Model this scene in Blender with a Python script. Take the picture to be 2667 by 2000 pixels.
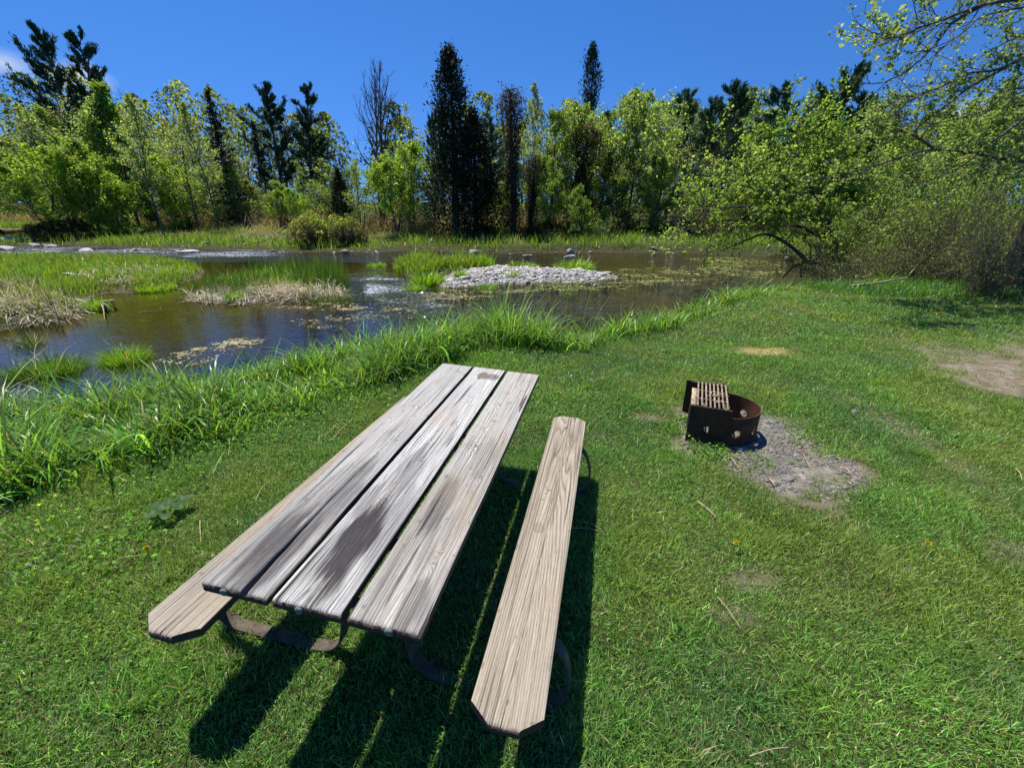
import bpy, math, random
import numpy as np
from mathutils import Vector, Matrix, geometry

for o in list(bpy.data.objects): bpy.data.objects.remove(o)
SC = bpy.context.scene
COL = SC.collection

# ------------------------------------------------------------------ camera
CAM_H, PITCH, FPX = 1.9147, 0.39622, 1142.52          # metres, radians below level, focal length in photo pixels
cam = bpy.data.cameras.new("camera"); cam_o = bpy.data.objects.new("camera", cam); COL.objects.link(cam_o)
cam.sensor_fit = 'HORIZONTAL'; cam.sensor_width = 36.0; cam.lens = FPX/2667*36.0
cam.clip_start = 0.05; cam.clip_end = 2000
cam_o.location = (0, 0, CAM_H); cam_o.rotation_euler = (math.pi/2-PITCH, 0, 0)
SC.camera = cam_o

# ------------------------------------------------------------------ sky and sun
SUN_EL = math.radians(69); SUN_AZ = math.atan2(-0.63, 0.78)      # toward ahead-left
sun_dir = Vector((math.sin(SUN_AZ)*math.cos(SUN_EL), math.cos(SUN_AZ)*math.cos(SUN_EL), math.sin(SUN_EL)))
W = bpy.data.worlds.new("World"); SC.world = W; W.use_nodes = True
nt = W.node_tree; nt.nodes.clear()
def N(nt, t, **k):
    n = nt.nodes.new(t)
    for a, v in k.items(): setattr(n, a, v)
    return n
sky = N(nt, 'ShaderNodeTexSky', sky_type='NISHITA', sun_disc=False, sun_elevation=SUN_EL, sun_rotation=SUN_AZ,
        altitude=1500, air_density=1.0, dust_density=0.15, ozone_density=4.0)
hsv = N(nt, 'ShaderNodeHueSaturation'); hsv.inputs['Saturation'].default_value = 1.22; hsv.inputs['Value'].default_value = 1.0
tcs = N(nt, 'ShaderNodeTexCoord'); vm = N(nt, 'ShaderNodeVectorMath', operation='ADD'); vm.inputs[1].default_value = (0, 0, .20)
nt.links.new(tcs.outputs['Generated'], vm.inputs[0]); vnm = N(nt, 'ShaderNodeVectorMath', operation='NORMALIZE'); nt.links.new(vm.outputs[0], vnm.inputs[0]); nt.links.new(vnm.outputs[0], sky.inputs['Vector'])
tn_ = N(nt, 'ShaderNodeMixRGB', blend_type='MULTIPLY'); tn_.inputs[0].default_value = 1; tn_.inputs[2].default_value = (.98, .98, 1.12, 1); nt.links.new(sky.outputs[0], tn_.inputs[1])
nt.links.new(tn_.outputs[0], hsv.inputs['Color'])
# thin fair-weather clouds low over the trees
tc = N(nt, 'ShaderNodeTexCoord')
mp = N(nt, 'ShaderNodeMapping'); mp.inputs['Scale'].default_value = (1, 1, 3.2)
nt.links.new(tc.outputs['Generated'], mp.inputs[0])
nz = N(nt, 'ShaderNodeTexNoise'); nz.inputs['Scale'].default_value = 3.4; nz.inputs['Detail'].default_value = 7; nz.inputs['Roughness'].default_value = .55
nt.links.new(mp.outputs[0], nz.inputs['Vector'])
mp2 = N(nt, 'ShaderNodeMapping'); mp2.inputs['Scale'].default_value = (1, 1, 2.2); nt.links.new(tc.outputs['Generated'], mp2.inputs[0])
def blob(az, el, r):
    d = N(nt, 'ShaderNodeVectorMath', operation='DISTANCE')
    d.inputs[1].default_value = (math.sin(az)*math.cos(el), math.cos(az)*math.cos(el), 2.2*math.sin(el))
    nt.links.new(mp2.outputs[0], d.inputs[0])
    m = N(nt, 'ShaderNodeMapRange'); m.inputs[1].default_value = 0; m.inputs[2].default_value = r; m.inputs[3].default_value = 1; m.inputs[4].default_value = 0
    nt.links.new(d.outputs['Value'], m.inputs[0]); return m.outputs[0]
acc = None
for az, el, r in ((-.845, .185, .13), (-.765, .17, .08), (-.695, .165, .09), (.745, .115, .11), (-.52, .055, .08), (-.38, .05, .07)):
    b = blob(az, el, r)
    if acc is None: acc = b
    else:
        m = N(nt, 'ShaderNodeMath', operation='MAXIMUM'); nt.links.new(acc, m.inputs[0]); nt.links.new(b, m.inputs[1]); acc = m.outputs[0]
ml = N(nt, 'ShaderNodeMath', operation='MULTIPLY_ADD'); ml.inputs[1].default_value = 1.5
nt.links.new(nz.outputs['Fac'], ml.inputs[0]); nt.links.new(acc, ml.inputs[2])
mr = N(nt, 'ShaderNodeMapRange'); mr.inputs[1].default_value = 1.22; mr.inputs[2].default_value = 1.75; mr.inputs[4].default_value = .8
nt.links.new(ml.outputs[0], mr.inputs[0])
cm = N(nt, 'ShaderNodeMixRGB'); cm.inputs[2].default_value = (5.0, 5.4, 6.0, 1)
nt.links.new(mr.outputs[0], cm.inputs[0]); nt.links.new(hsv.outputs[0], cm.inputs[1])
bg = N(nt, 'ShaderNodeBackground'); bg.inputs['Strength'].default_value = .118
nt.links.new(cm.outputs[0], bg.inputs['Color'])
wo = N(nt, 'ShaderNodeOutputWorld'); nt.links.new(bg.outputs[0], wo.inputs['Surface'])
sl = bpy.data.lights.new("sun", 'SUN'); sl.energy = 5.0; sl.angle = math.radians(.5); sl.color = (1, .955, .88)
so = bpy.data.objects.new("sun", sl); COL.objects.link(so); so.rotation_euler = (-sun_dir).to_track_quat('-Z', 'Y').to_euler(); so.location = (0, 0, 40)
SC.view_settings.view_transform = 'Standard'; SC.view_settings.look = 'None'; SC.view_settings.exposure = .35; SC.view_settings.gamma = 1
SC.view_settings.use_curve_mapping = False
cy = SC.cycles
cy.max_bounces = 6; cy.diffuse_bounces = 3; cy.glossy_bounces = 2; cy.transmission_bounces = 3; cy.transparent_max_bounces = 6
cy.caustics_reflective = False; cy.caustics_refractive = False; cy.use_denoising = True; cy.sample_clamp_indirect = 4
try: cy.denoising_prefilter = 'NONE'
except Exception: pass

# ------------------------------------------------------------------ helpers
CP, SP = math.cos(PITCH), math.sin(PITCH)
K = 2667/2212.0                                        # measurements below were read off a 2212 px wide print
def at(px, py, z=0.0):
    """the place on the level z that shows at print position px, py"""
    x = (px*K-1333.5)/FPX; y = -(py*K-1000)/FPX
    dx, dy, dz = x, CP+y*SP, -SP+y*CP
    t = (z-CAM_H)/dz
    return np.array((dx*t, dy*t, z))
def aty(px, py, Y):
    """the place at the distance Y ahead"""
    x = (px*K-1333.5)/FPX; y = -(py*K-1000)/FPX
    dx, dy, dz = x, CP+y*SP, -SP+y*CP
    t = Y/dy
    return np.array((dx*t, Y, CAM_H+dz*t))
def sm(a, b, x):
    t = np.clip((x-a)/(b-a), 0, 1); return t*t*(3-2*t)
class VN:
    """tiled value noise"""
    def __init__(s, seed, n=256): s.n = n; s.g = np.random.default_rng(seed).random((n, n))
    def __call__(s, x, y, o=1):
        r = 0; a = 1; t = 0
        for i in range(o):
            X = x*2**i+17.3*i; Y = y*2**i+5.1*i
            xi = np.floor(X).astype(int); yi = np.floor(Y).astype(int); fx = X-xi; fy = Y-yi
            fx = fx*fx*(3-2*fx); fy = fy*fy*(3-2*fy); n = s.n; g = s.g
            v = (g[xi%n, yi%n]*(1-fx)+g[(xi+1)%n, yi%n]*fx)*(1-fy)+(g[xi%n, (yi+1)%n]*(1-fx)+g[(xi+1)%n, (yi+1)%n]*fx)*fy
            r = r+v*a; t += a; a *= .5
        return r/t
vn = VN(3); vn2 = VN(8)
def sdist(x, y, P):
    """signed distance to a polygon, positive inside"""
    P = np.asarray(P, float); x = np.asarray(x, float); y = np.asarray(y, float)
    best = np.full(x.shape, 1e9); ins = np.zeros(x.shape, bool)
    for i in range(len(P)):
        ax, ay = P[i][:2]; bx, by = P[(i+1)%len(P)][:2]
        ex, ey = bx-ax, by-ay; L = ex*ex+ey*ey+1e-12
        t = np.clip(((x-ax)*ex+(y-ay)*ey)/L, 0, 1)
        best = np.minimum(best, (x-ax-t*ex)**2+(y-ay-t*ey)**2)
        c = ((ay > y) != (by > y))
        with np.errstate(divide='ignore', invalid='ignore'):
            ins ^= c & (x < (bx-ax)*(y-ay)/(by-ay+1e-15)+ax)
    return np.where(ins, 1, -1)*np.sqrt(best)

class MB:
    """collects quads and triangles with one colour per vertex"""
    def __init__(s): s.V = []; s.Q = []; s.T = []; s.C = []; s.n = 0
    def add(s, V, Q=None, T=None, c=(1, 1, 1)):
        V = np.asarray(V, np.float32).reshape(-1, 3)
        if Q is not None and len(Q): s.Q.append(np.asarray(Q, np.int64).reshape(-1, 4)+s.n)
        if T is not None and len(T): s.T.append(np.asarray(T, np.int64).reshape(-1, 3)+s.n)
        c = np.asarray(c, np.float32)
        if c.ndim == 1: c = np.tile(c, (len(V), 1))
        s.V.append(V); s.C.append(c); s.n += len(V); return s
    def mesh(s, name, mat, smooth=False):
        me = bpy.data.meshes.new(name)
        V = np.concatenate(s.V); C = np.concatenate(s.C)
        Q = np.concatenate(s.Q) if s.Q else np.zeros((0, 4), np.int64); T = np.concatenate(s.T) if s.T else np.zeros((0, 3), np.int64)
        me.vertices.add(len(V)); me.vertices.foreach_set('co', V.ravel())
        loops = np.concatenate([Q.ravel(), T.ravel()]).astype(np.int32)
        me.loops.add(len(loops)); me.loops.foreach_set('vertex_index', loops)
        nf = len(Q)+len(T); me.polygons.add(nf)
        st = np.concatenate([np.arange(len(Q))*4, len(Q)*4+np.arange(len(T))*3]).astype(np.int32)
        me.polygons.foreach_set('loop_start', st)
        if smooth: me.polygons.foreach_set('use_smooth', np.ones(nf, bool))
        a = me.color_attributes.new('tint', 'FLOAT_COLOR', 'POINT')
        a.data.foreach_set('color', np.concatenate([C, np.ones((len(C), 1), np.float32)], 1).ravel())
        me.materials.append(mat); me.update(calc_edges=True); me.validate(clean_customdata=False)
        return me
    def build(s, name, mat, parent=None, smooth=False, loc=None):
        o = bpy.data.objects.new(name, s.mesh(name, mat, smooth)); COL.objects.link(o)
        if parent is not None: o.parent = parent
        if loc is not None: o.location = loc
        return o
def tag(o, label=None, cat=None, group=None, kind=None):
    if label: o['label'] = label
    if cat: o['category'] = cat
    if group: o['group'] = group
    if kind: o['kind'] = kind
    return o
def empty(name, loc=(0, 0, 0), rz=0.0):
    o = bpy.data.objects.new(name, None); COL.objects.link(o); o.location = loc; o.rotation_euler = (0, 0, rz); o.empty_display_size = .1
    return o
def copy_tree(o, parent=None):
    c = o.copy(); COL.objects.link(c); c.parent = parent
    for ch in [q for q in bpy.data.objects if q.parent == o]: copy_tree(ch, c)
    return c

# ------------------------------------------------------------------ materials
def mat(name):
    m = bpy.data.materials.new(name); m.use_nodes = True; m.node_tree.nodes.clear(); return m, m.node_tree
def out(nt, sh):
    o = N(nt, 'ShaderNodeOutputMaterial'); nt.links.new(sh, o.inputs['Surface'])
def noise(nt, scale, detail=4, rough=.5, vec=None, coord='Object', stretch=None):
    t = N(nt, 'ShaderNodeTexCoord'); v = t.outputs[coord]
    if stretch:
        mp = N(nt, 'ShaderNodeMapping'); mp.inputs['Scale'].default_value = stretch; nt.links.new(v, mp.inputs[0]); v = mp.outputs[0]
    n = N(nt, 'ShaderNodeTexNoise'); n.inputs['Scale'].default_value = scale; n.inputs['Detail'].default_value = detail; n.inputs['Roughness'].default_value = rough
    nt.links.new(v, n.inputs['Vector']); return n
def ramp(nt, src, stops):
    r = N(nt, 'ShaderNodeValToRGB'); e = r.color_ramp.elements
    while len(e) < len(stops): e.new(.5)
    for i, (p, c) in enumerate(stops): e[i].position = p; e[i].color = (*c, 1) if len(c) == 3 else c
    nt.links.new(src, r.inputs[0]); return r.outputs[0]
def mul(nt, a, b, f=1.0, mode='MULTIPLY'):
    m = N(nt, 'ShaderNodeMixRGB', blend_type=mode); m.inputs[0].default_value = f
    nt.links.new(a, m.inputs[1])
    if isinstance(b, tuple): m.inputs[2].default_value = (*b, 1)
    else: nt.links.new(b, m.inputs[2])
    return m.outputs[0]
def attr(nt, name='tint'): return N(nt, 'ShaderNodeAttribute', attribute_name=name).outputs['Color']
def leaf_mat(name, trans=.4, rough=.45, spec=.3, gain=1.35, transcol=(1.25, 1.15, .45), nscale=3):
    m, nt = mat(name)
    nz = noise(nt, nscale, 2); v = ramp(nt, nz.outputs['Fac'], [(.3, (.82, .84, .86)), (.7, (1.14, 1.12, 1.0))])
    c = mul(nt, attr(nt), v)
    p = N(nt, 'ShaderNodeBsdfPrincipled'); p.inputs['Roughness'].default_value = rough; p.inputs['Specular IOR Level'].default_value = spec
    nt.links.new(c, p.inputs['Base Color'])
    t = N(nt, 'ShaderNodeBsdfTranslucent'); nt.links.new(mul(nt, c, tuple(k*gain for k in transcol)), t.inputs['Color'])
    mx = N(nt, 'ShaderNodeMixShader'); mx.inputs[0].default_value = trans
    nt.links.new(p.outputs[0], mx.inputs[1]); nt.links.new(t.outputs[0], mx.inputs[2]); out(nt, mx.outputs[0]); return m
def simple_mat(name, c1, c2, scale, rough=.8, bump=.0, bscale=None, stretch=None, metal=0, use_attr=True, bdist=.01, spec=.3):
    m, nt = mat(name)
    nz = noise(nt, scale, 6, .6, stretch=stretch); c = ramp(nt, nz.outputs['Fac'], [(.3, c1), (.7, c2)])
    if use_attr: c = mul(nt, c, attr(nt))
    p = N(nt, 'ShaderNodeBsdfPrincipled'); p.inputs['Roughness'].default_value = rough; p.inputs['Metallic'].default_value = metal
    p.inputs['Specular IOR Level'].default_value = spec
    nt.links.new(c, p.inputs['Base Color'])
    if bump:
        b = N(nt, 'ShaderNodeBump'); b.inputs['Strength'].default_value = bump; b.inputs['Distance'].default_value = bdist
        n2 = noise(nt, bscale or scale*3, 5, .6, stretch=stretch); nt.links.new(n2.outputs['Fac'], b.inputs['Height']); nt.links.new(b.outputs[0], p.inputs['Normal'])
    out(nt, p.outputs[0]); return m
M_lawn = leaf_mat('lawn_grass', .30, .42, .35, 1.3, nscale=1.3)
M_bank = leaf_mat('long_grass', .42, .36, .45, 1.35)
M_leaf = leaf_mat('spring_leaf', .5, .5, .25, 1.75, (1.2, 1.12, .55), nscale=.8)
M_needle = leaf_mat('needles', .08, .6, .2, 1.0, (1, 1.1, .6), nscale=.8)
M_dry = leaf_mat('dry_reed', .15, .6, .3, 1.0, (1, .9, .7))
M_bark = simple_mat('bark', (.06, .05, .04), (.17, .145, .12), 9, .9, .6, 20, (1, 1, .25), bdist=.03)
M_stone = simple_mat('river_stone', (.62, .60, .57), (1, .98, .95), 6, .8, .3, 25)
M_metal = simple_mat('rusted_steel', (.035, .022, .016), (.085, .045, .028), 14, .75, .25, 60, bdist=.002)
M_grate = simple_mat('grate_steel', (.07, .055, .045), (.62, .52, .38), 26, .8, .3, 80, bdist=.002)
M_frame = simple_mat('frame_steel', (.05, .038, .030), (.16, .125, .095), 14, .75, .2, 60, bdist=.002, spec=.15)
M_bolt = simple_mat('bolt_zinc', (.09, .13, .11), (.20, .25, .21), 90, .8, .1, 90, bdist=.001)
M_straw = simple_mat('straw', (.42, .33, .2), (.7, .6, .42), 30, .7)
M_petal = simple_mat('petal', (.85, .85, .85), (1, 1, 1), 60, .6)

# ------------------------------------------------------------------ terrain
WZ = -0.5
bank = [at(x, y)[:2] for x, y in [(0,880),(70,868),(170,852),(260,838),(350,812),(440,800),(560,772),(700,752),(830,738),(900,722),(960,712),(1040,700),(1110,698),(1160,712),(1200,715),(1250,700),(1330,684),(1400,668),(1480,645),(1560,625),(1650,610),(1700,604),(1830,602)]]
near_land = [(-60,-12),(-30,-3),(-12,1.2),(-7,3.1)]+[tuple(b) for b in bank]+[(9.6,12.6),(10.6,14.2),(12,15.6),(14,16.3),(20,17),(70,20),(70,-30),(-60,-30)]
far_land = [(-90,38),(-50,30)]+[tuple(at(x, y, WZ)[:2]) for x, y in [(0,533),(90,531),(170,531),(260,536),(350,539),(450,540),(560,541),(620,546),(700,545),(800,546),(900,541),(1000,545),(1100,549),(1200,546),(1300,546),(1400,548),(1480,546),(1550,550),(1700,556),(1760,560)]]+[(22,20.5),(70,25),(200,60),(200,400),(-200,400),(-200,60)]
isl_left = [tuple(at(x, y, WZ)[:2]) for x, y in [(0,716),(60,700),(150,692),(205,668),(172,650),(230,634),(330,630),(400,612),(440,600),(440,580),(350,566),(200,564),(0,564)]]+[(-50,24),(-50,7),(-14,6.6)]
isl_reed = [tuple(at(x, y, WZ)[:2]) for x, y in [(395,640),(430,655),(520,662),(640,652),(740,655),(780,640),(750,618),(710,594),(600,592),(500,602),(430,618)]]
isl_grav = [tuple(at(x, y, WZ)[:2]) for x, y in [(940,612),(960,622),(1030,618),(1100,611),(1250,611),(1335,600),(1300,589),(1200,583),(1060,578),(990,588)]]
isl_gras = [tuple(at(x, y, WZ)[:2]) for x, y in [(850,578),(880,598),(960,592),(1070,582),(1060,572),(900,571)]]
lawn_g = np.array([-0.41, 2.05])
def lawn_z(x, y):
    return -0.036*np.tanh((x+.42)/1.1)*np.exp(-((y-2)/5)**2)+.035*(vn(x*.6+9, y*.6)-.5)*sm(1.8, 4, np.hypot(x+.4, y-2))
def height(x, y):
    x = np.asarray(x, float); y = np.asarray(y, float)
    z = -0.86+.16*(vn(x*.5, y*.5, 3)-.5)
    d = sdist(x, y, isl_left)+.25*(vn(x*1.3, y*1.3, 2)-.5)
    zi = np.where(d < 0, WZ+.28*d, WZ+.20*sm(0, .7, d)+.12*sm(.5, 3, d))
    z = np.maximum(z, zi)
    d = sdist(x, y, isl_reed)+.35*(vn2(x*1.7, y*1.7, 2)-.5)
    z = np.maximum(z, np.where(d < 0, WZ+.16*d, WZ+.07*sm(0, .6, d))-.02)
    d = sdist(x, y, isl_grav)+.3*(vn2(x*1.9, y*1.9, 2)-.5)
    z = np.maximum(z, np.where(d < 0, WZ+.13*d, WZ+.17*sm(0, 1.1, d)))
    d = sdist(x, y, isl_gras)+.2*(vn2(x*1.9, y*1.9, 2)-.5)
    z = np.maximum(z, np.where(d < 0, WZ+.2*d, WZ+.1*sm(0, .6, d)))
    d = sdist(x, y, far_land)+.7*(vn(x*.45, y*.45, 3)-.5)
    hi = .12+.25*sm(-12, 4, x)
    z = np.maximum(z, np.where(d < 0, WZ+.35*d, WZ+(hi*sm(0, .9, d))+.22*sm(1, 9, d)+np.clip(d-12, 0, 60)*.012+.12*(vn2(x*.3, y*.3, 2)-.5)*sm(1, 4, d)))
    d = sdist(x, y, near_land)+.22*(vn2(x*1.1, y*1.1, 2)-.5)
    zl = lawn_z(x, y)
    z = np.maximum(z, np.where(d < 0, WZ+.55*d, WZ+(zl-WZ)*sm(-.05, 1.0, d)))
    return z
# bare patches of the lawn
patch_gravel = [tuple(at(x, y)[:2]) for x, y in [(1455,905),(1470,960),(1560,990),(1600,1025),(1690,1072),(1775,1085),(1850,1062),(1872,1040),(1850,1000),(1790,955),(1740,925),(1700,890),(1640,868),(1500,862)]]
patch_dirt = [tuple(at(x, y)[:2]) for x, y in [(2035,765),(2060,748),(2130,752),(2170,748),(2212,745),(2320,770),(2320,900),(2212,852),(2120,818),(2060,795)]]
patch_thin = [tuple(at(x, y)[:2]) for x, y in [(1900,730),(1950,728),(2060,745),(2120,740),(2250,730),(2300,745),(2300,880),(2120,828),(2010,785),(1930,752)]]
patch_track = [tuple(at(x, y)[:2]) for x, y in [(1830,850),(1900,880),(2000,935),(2100,1000),(2180,1070),(2175,1085),(2080,1015),(1980,955),(1880,900)]]
def bare(x, y):
    """0 grass .. 1 bare soil"""
    n = vn2(x*4, y*4, 3)-.5; n1 = vn(x*1.3, y*1.3, 3)-.5
    g = sm(-.14, .22, sdist(x, y, patch_gravel)+n*.55+n1*.15)*(1-.5*sm(.54, .68, vn(x*7+9, y*7, 3)))
    d = .95*sm(-.15, .3, sdist(x, y, patch_dirt)+n*.9+n1*.8-.1)
    t = .7*sm(-.3, .3, sdist(x, y, patch_thin)+n*1.0+n1*.6-.1)
    k = .45*sm(-.1, .1, sdist(x, y, patch_track)+n*.3)
    s = 0
    for px, py, r, a in ((1655, 757, .24, .8), (1640, 1240, .09, .5), (1395, 895, .1, .6), (1300, 940, .05, .3), (1600, 1330, .07, .3), (2190, 1180, .12, .35)):
        q = at(px, py); s = np.maximum(s, a*sm(r*1.5, r*.4, np.hypot((x-q[0])*.6, y-q[1])+n*.15))
    return np.maximum.reduce([g, d, t, k, s+0*g])
def axis(segs):
    a = []
    for lo, hi, st in segs: a.append(np.arange(lo, hi, st))
    return np.concatenate(a+[np.array([segs[-1][1]])])
gx = axis([(-320,-90,12),(-90,-40,2.5),(-40,-14,.5),(-14,-6,.12),(-6,6,.05),(6,14,.09),(14,40,.5),(40,90,2.5),(90,320,12)])
gy = axis([(-30,-2,2),(-2,.4,.2),(.4,9,.05),(9,14,.09),(14,24,.12),(24,34,.25),(34,60,1),(60,130,4),(130,420,15)])
X, Y = np.meshgrid(gx, gy); Z = height(X.ravel(), Y.ravel()).reshape(X.shape)
Z += .004*(vn(X*18, Y*18, 2)-.5)*2
V = np.stack([X, Y, Z], -1).reshape(-1, 3); nx, ny = len(gx), len(gy)
i = np.arange(nx-1)[None, :]+np.arange(ny-1)[:, None]*nx; Qg = np.stack([i, i+1, i+1+nx, i+nx], -1).reshape(-1, 4)
x, y, z = V.T
c = np.zeros((len(V), 3)); c[:] = (.055, .068, .022)
dn = sdist(x, y, near_land)
under = z < WZ-.005
c[:] = np.array((.05, .065, .02))+(vn(x*2.2, y*2.2, 3)-.5)[:, None]*np.array((.05, .02, .02))
isf = dn < -.3
c[isf] = np.array((.06, .07, .022))
# wet margin at the water line; far side painted darker as bank shade
wet_shade = (sm(WZ+.14, WZ+.02, z)*(z > WZ-.05))[:, None]
c = c*(1-wet_shade)+wet_shade*np.where((y > 18)[:, None], np.array((.06, .048, .03)), np.array((.11, .09, .055)))
bed = np.array((.100, .086, .020))+(vn(x*1.1+3, y*1.1, 4)-.5)[:, None]*np.array((.10, .085, .01))
alg = sm(.5, .68, vn2(x*.55, y*.55, 3))[:, None]; bed = bed*(1-alg)+alg*np.array((.10, .11, .012))
lg = (sm(-4, -9, x)*sm(6.5, 8.5, y)*sm(14, 11.5, y))[:, None]; bed = bed*(1-lg*.7)+lg*.7*np.array((.105, .118, .012))
spk = (vn(x*9, y*9, 2) > .62)[:, None]*.5*sm(-.95, -.62, z)[:, None]; bed = bed*(1-spk)+spk*np.array((.2, .17, .1))
u = under[:, None]; c = np.where(u, np.clip(bed*(.42+.5*sm(.5, 4, x)[:, None]*sm(9, 12, y)[:, None]+.35*lg), .005, 1), c)
b = bare(x, y)*(dn > .3); soil = np.array((.23, .185, .135))+(vn2(x*14, y*14, 3)-.5)[:, None]*.16
gq = sm(0, .3, sdist(x, y, patch_gravel))[:, None]; soil = soil*(1-gq)+gq*(np.array((.235, .21, .17))+(vn(x*25, y*25, 2)-.5)[:, None]*.18)
dry = sm(.5, 0, np.hypot((x-at(1655, 757)[0])*.6, y-at(1655, 757)[1]))[:, None]; soil = soil*(1-dry)+dry*np.array((.42, .33, .12))
c = c*(1-b[:, None])+b[:, None]*soil
gr = sm(-.25, .15, sdist(x, y, isl_grav))[:, None]; c = c*(1-gr)+gr*np.array((.42, .40, .37))
M_ground, ntg = mat('ground')
nz1 = noise(ntg, 14, 8, .65); cc = mul(ntg, attr(ntg), ramp(ntg, nz1.outputs['Fac'], [(.3, (.6, .6, .6)), (.7, (1.35, 1.35, 1.35))]))
nz2 = noise(ntg, 90, 3, .6); cc = mul(ntg, cc, ramp(ntg, nz2.outputs['Fac'], [(.3, (.72, .72, .7)), (.7, (1.25, 1.25, 1.25))]))
p = N(ntg, 'ShaderNodeBsdfPrincipled'); p.inputs['Roughness'].default_value = .95; p.inputs['Specular IOR Level'].default_value = .15; ntg.links.new(cc, p.inputs['Base Color'])
bp = N(ntg, 'ShaderNodeBump'); bp.inputs['Strength'].default_value = .7; bp.inputs['Distance'].default_value = .02
nz3 = noise(ntg, 45, 6, .7); ntg.links.new(nz3.outputs['Fac'], bp.inputs['Height']); ntg.links.new(bp.outputs[0], p.inputs['Normal']); out(ntg, p.outputs[0])
g = MB().add(V, Qg, c=c).build('ground', M_ground, smooth=True); tag(g, 'lawn, river banks and river bed in one sheet', kind='structure')

# ------------------------------------------------------------------ water
wx = axis([(-90,-40,2.5),(-40,-12,.4),(-12,14,.16),(14,40,.8),(40,72,4)]); wy = axis([(-2,24,.16),(24,40,.8)])
X, Y = np.meshgrid(wx, wy); x, y = X.ravel(), Y.ravel()
riff_poly = [tuple(at(a, b_, WZ)[:2]) for a, b_ in [(745,598),(800,590),(880,600),(940,625),(1000,660),(1080,720),(1000,760),(880,720),(840,680),(800,650),(760,625)]]
r1 = sm(-.5, .5, sdist(x, y, riff_poly)+.9*(vn(x*.8, y*.8, 2)-.5))
r2 = sm(-7, -13, x)*sm(20.0, 21.2, y)*sm(27.5, 26, y)
r3 = .55*sm(18.5, 20.5, y)*sm(12, 5, x)
r4 = .5*sm(20.8, 21.8, y)*sm(-6, -3, x)*sm(6, 3, x)
foam_glint = np.maximum(r1*(.35+.65*sm(7.0, 11.5, y))*.85*(.5+.9*vn2(x*1.5, y*2.5, 2)), r2*(.5+.7*vn2(x*.8, y*3, 2)))  # white riffle foam, with the sun's sparkle on the ripples painted in
rip = np.maximum.reduce([r1, r2, r3, r4, .30*sm(7.5, 11, y)*sm(-3.5, -1, x), .06+0*x])
MW, ntw = mat('river_water')
ca = N(ntw, 'ShaderNodeAttribute', attribute_name='tint'); sp = N(ntw, 'ShaderNodeSeparateColor'); ntw.links.new(ca.outputs['Color'], sp.inputs[0])
n1 = noise(ntw, 3.2, 3, .55, stretch=(1, 1.7, 1)); n2 = noise(ntw, 13, 3, .6, stretch=(1, 1.5, 1)); n3 = noise(ntw, 1.1, 2, .5, stretch=(1, 2.6, 1))
s1 = N(ntw, 'ShaderNodeMath', operation='MULTIPLY_ADD'); s1.inputs[1].default_value = .35; ntw.links.new(n2.outputs['Fac'], s1.inputs[0]); ntw.links.new(n1.outputs['Fac'], s1.inputs[2])
s2 = N(ntw, 'ShaderNodeMath', operation='MULTIPLY_ADD'); s2.inputs[1].default_value = .8; ntw.links.new(n3.outputs['Fac'], s2.inputs[0]); ntw.links.new(s1.outputs[0], s2.inputs[2])
s3 = N(ntw, 'ShaderNodeMath', operation='MULTIPLY'); ntw.links.new(s2.outputs[0], s3.inputs[0]); ntw.links.new(sp.outputs[0], s3.inputs[1])
bw = N(ntw, 'ShaderNodeBump'); bw.inputs['Strength'].default_value = 1; bw.inputs['Distance'].default_value = .11; ntw.links.new(s3.outputs[0], bw.inputs['Height'])
fr = N(ntw, 'ShaderNodeFresnel'); fr.inputs['IOR'].default_value = 1.95; ntw.links.new(bw.outputs[0], fr.inputs['Normal'])
gl = N(ntw, 'ShaderNodeBsdfGlossy'); gl.inputs['Roughness'].default_value = .035; ntw.links.new(bw.outputs[0], gl.inputs['Normal'])
tr = N(ntw, 'ShaderNodeBsdfTransparent'); tr.inputs['Color'].default_value = (.80, .72, .42, 1)
mx = N(ntw, 'ShaderNodeMixShader'); ntw.links.new(fr.outputs[0], mx.inputs[0]); ntw.links.new(tr.outputs[0], mx.inputs[1]); ntw.links.new(gl.outputs[0], mx.inputs[2])
df = N(ntw, 'ShaderNodeBsdfDiffuse'); df.inputs['Color'].default_value = (.66, .72, .78, 1)
nf = noise(ntw, 17, 6, .8, stretch=(1, 1.2, 1)); fm = N(ntw, 'ShaderNodeMath', operation='MULTIPLY_ADD'); fm.inputs[1].default_value = .30
ntw.links.new(sp.outputs[1], fm.inputs[0]); ntw.links.new(nf.outputs['Fac'], fm.inputs[2])
fr2 = N(ntw, 'ShaderNodeMapRange'); fr2.inputs[1].default_value = .80; fr2.inputs[2].default_value = .86; fr2.inputs[4].default_value = .8; ntw.links.new(fm.outputs[0], fr2.inputs[0])
m2 = N(ntw, 'ShaderNodeMixShader'); ntw.links.new(fr2.outputs[0], m2.inputs[0]); ntw.links.new(mx.outputs[0], m2.inputs[1]); ntw.links.new(df.outputs[0], m2.inputs[2]); out(ntw, m2.outputs[0])
Vw = np.stack([x, y, np.full_like(x, WZ)+.012*rip*(vn(x*2.2, y*3, 2)-.5)], -1); nx, ny = len(wx), len(wy)
i = np.arange(nx-1)[None, :]+np.arange(ny-1)[:, None]*nx
wtr = MB().add(Vw, np.stack([i, i+1, i+1+nx, i+nx], -1).reshape(-1, 4), c=np.stack([rip, foam_glint, 0*rip], -1)).build('water', MW, smooth=True)
tag(wtr, 'shallow brown river with riffles', kind='structure')

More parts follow.
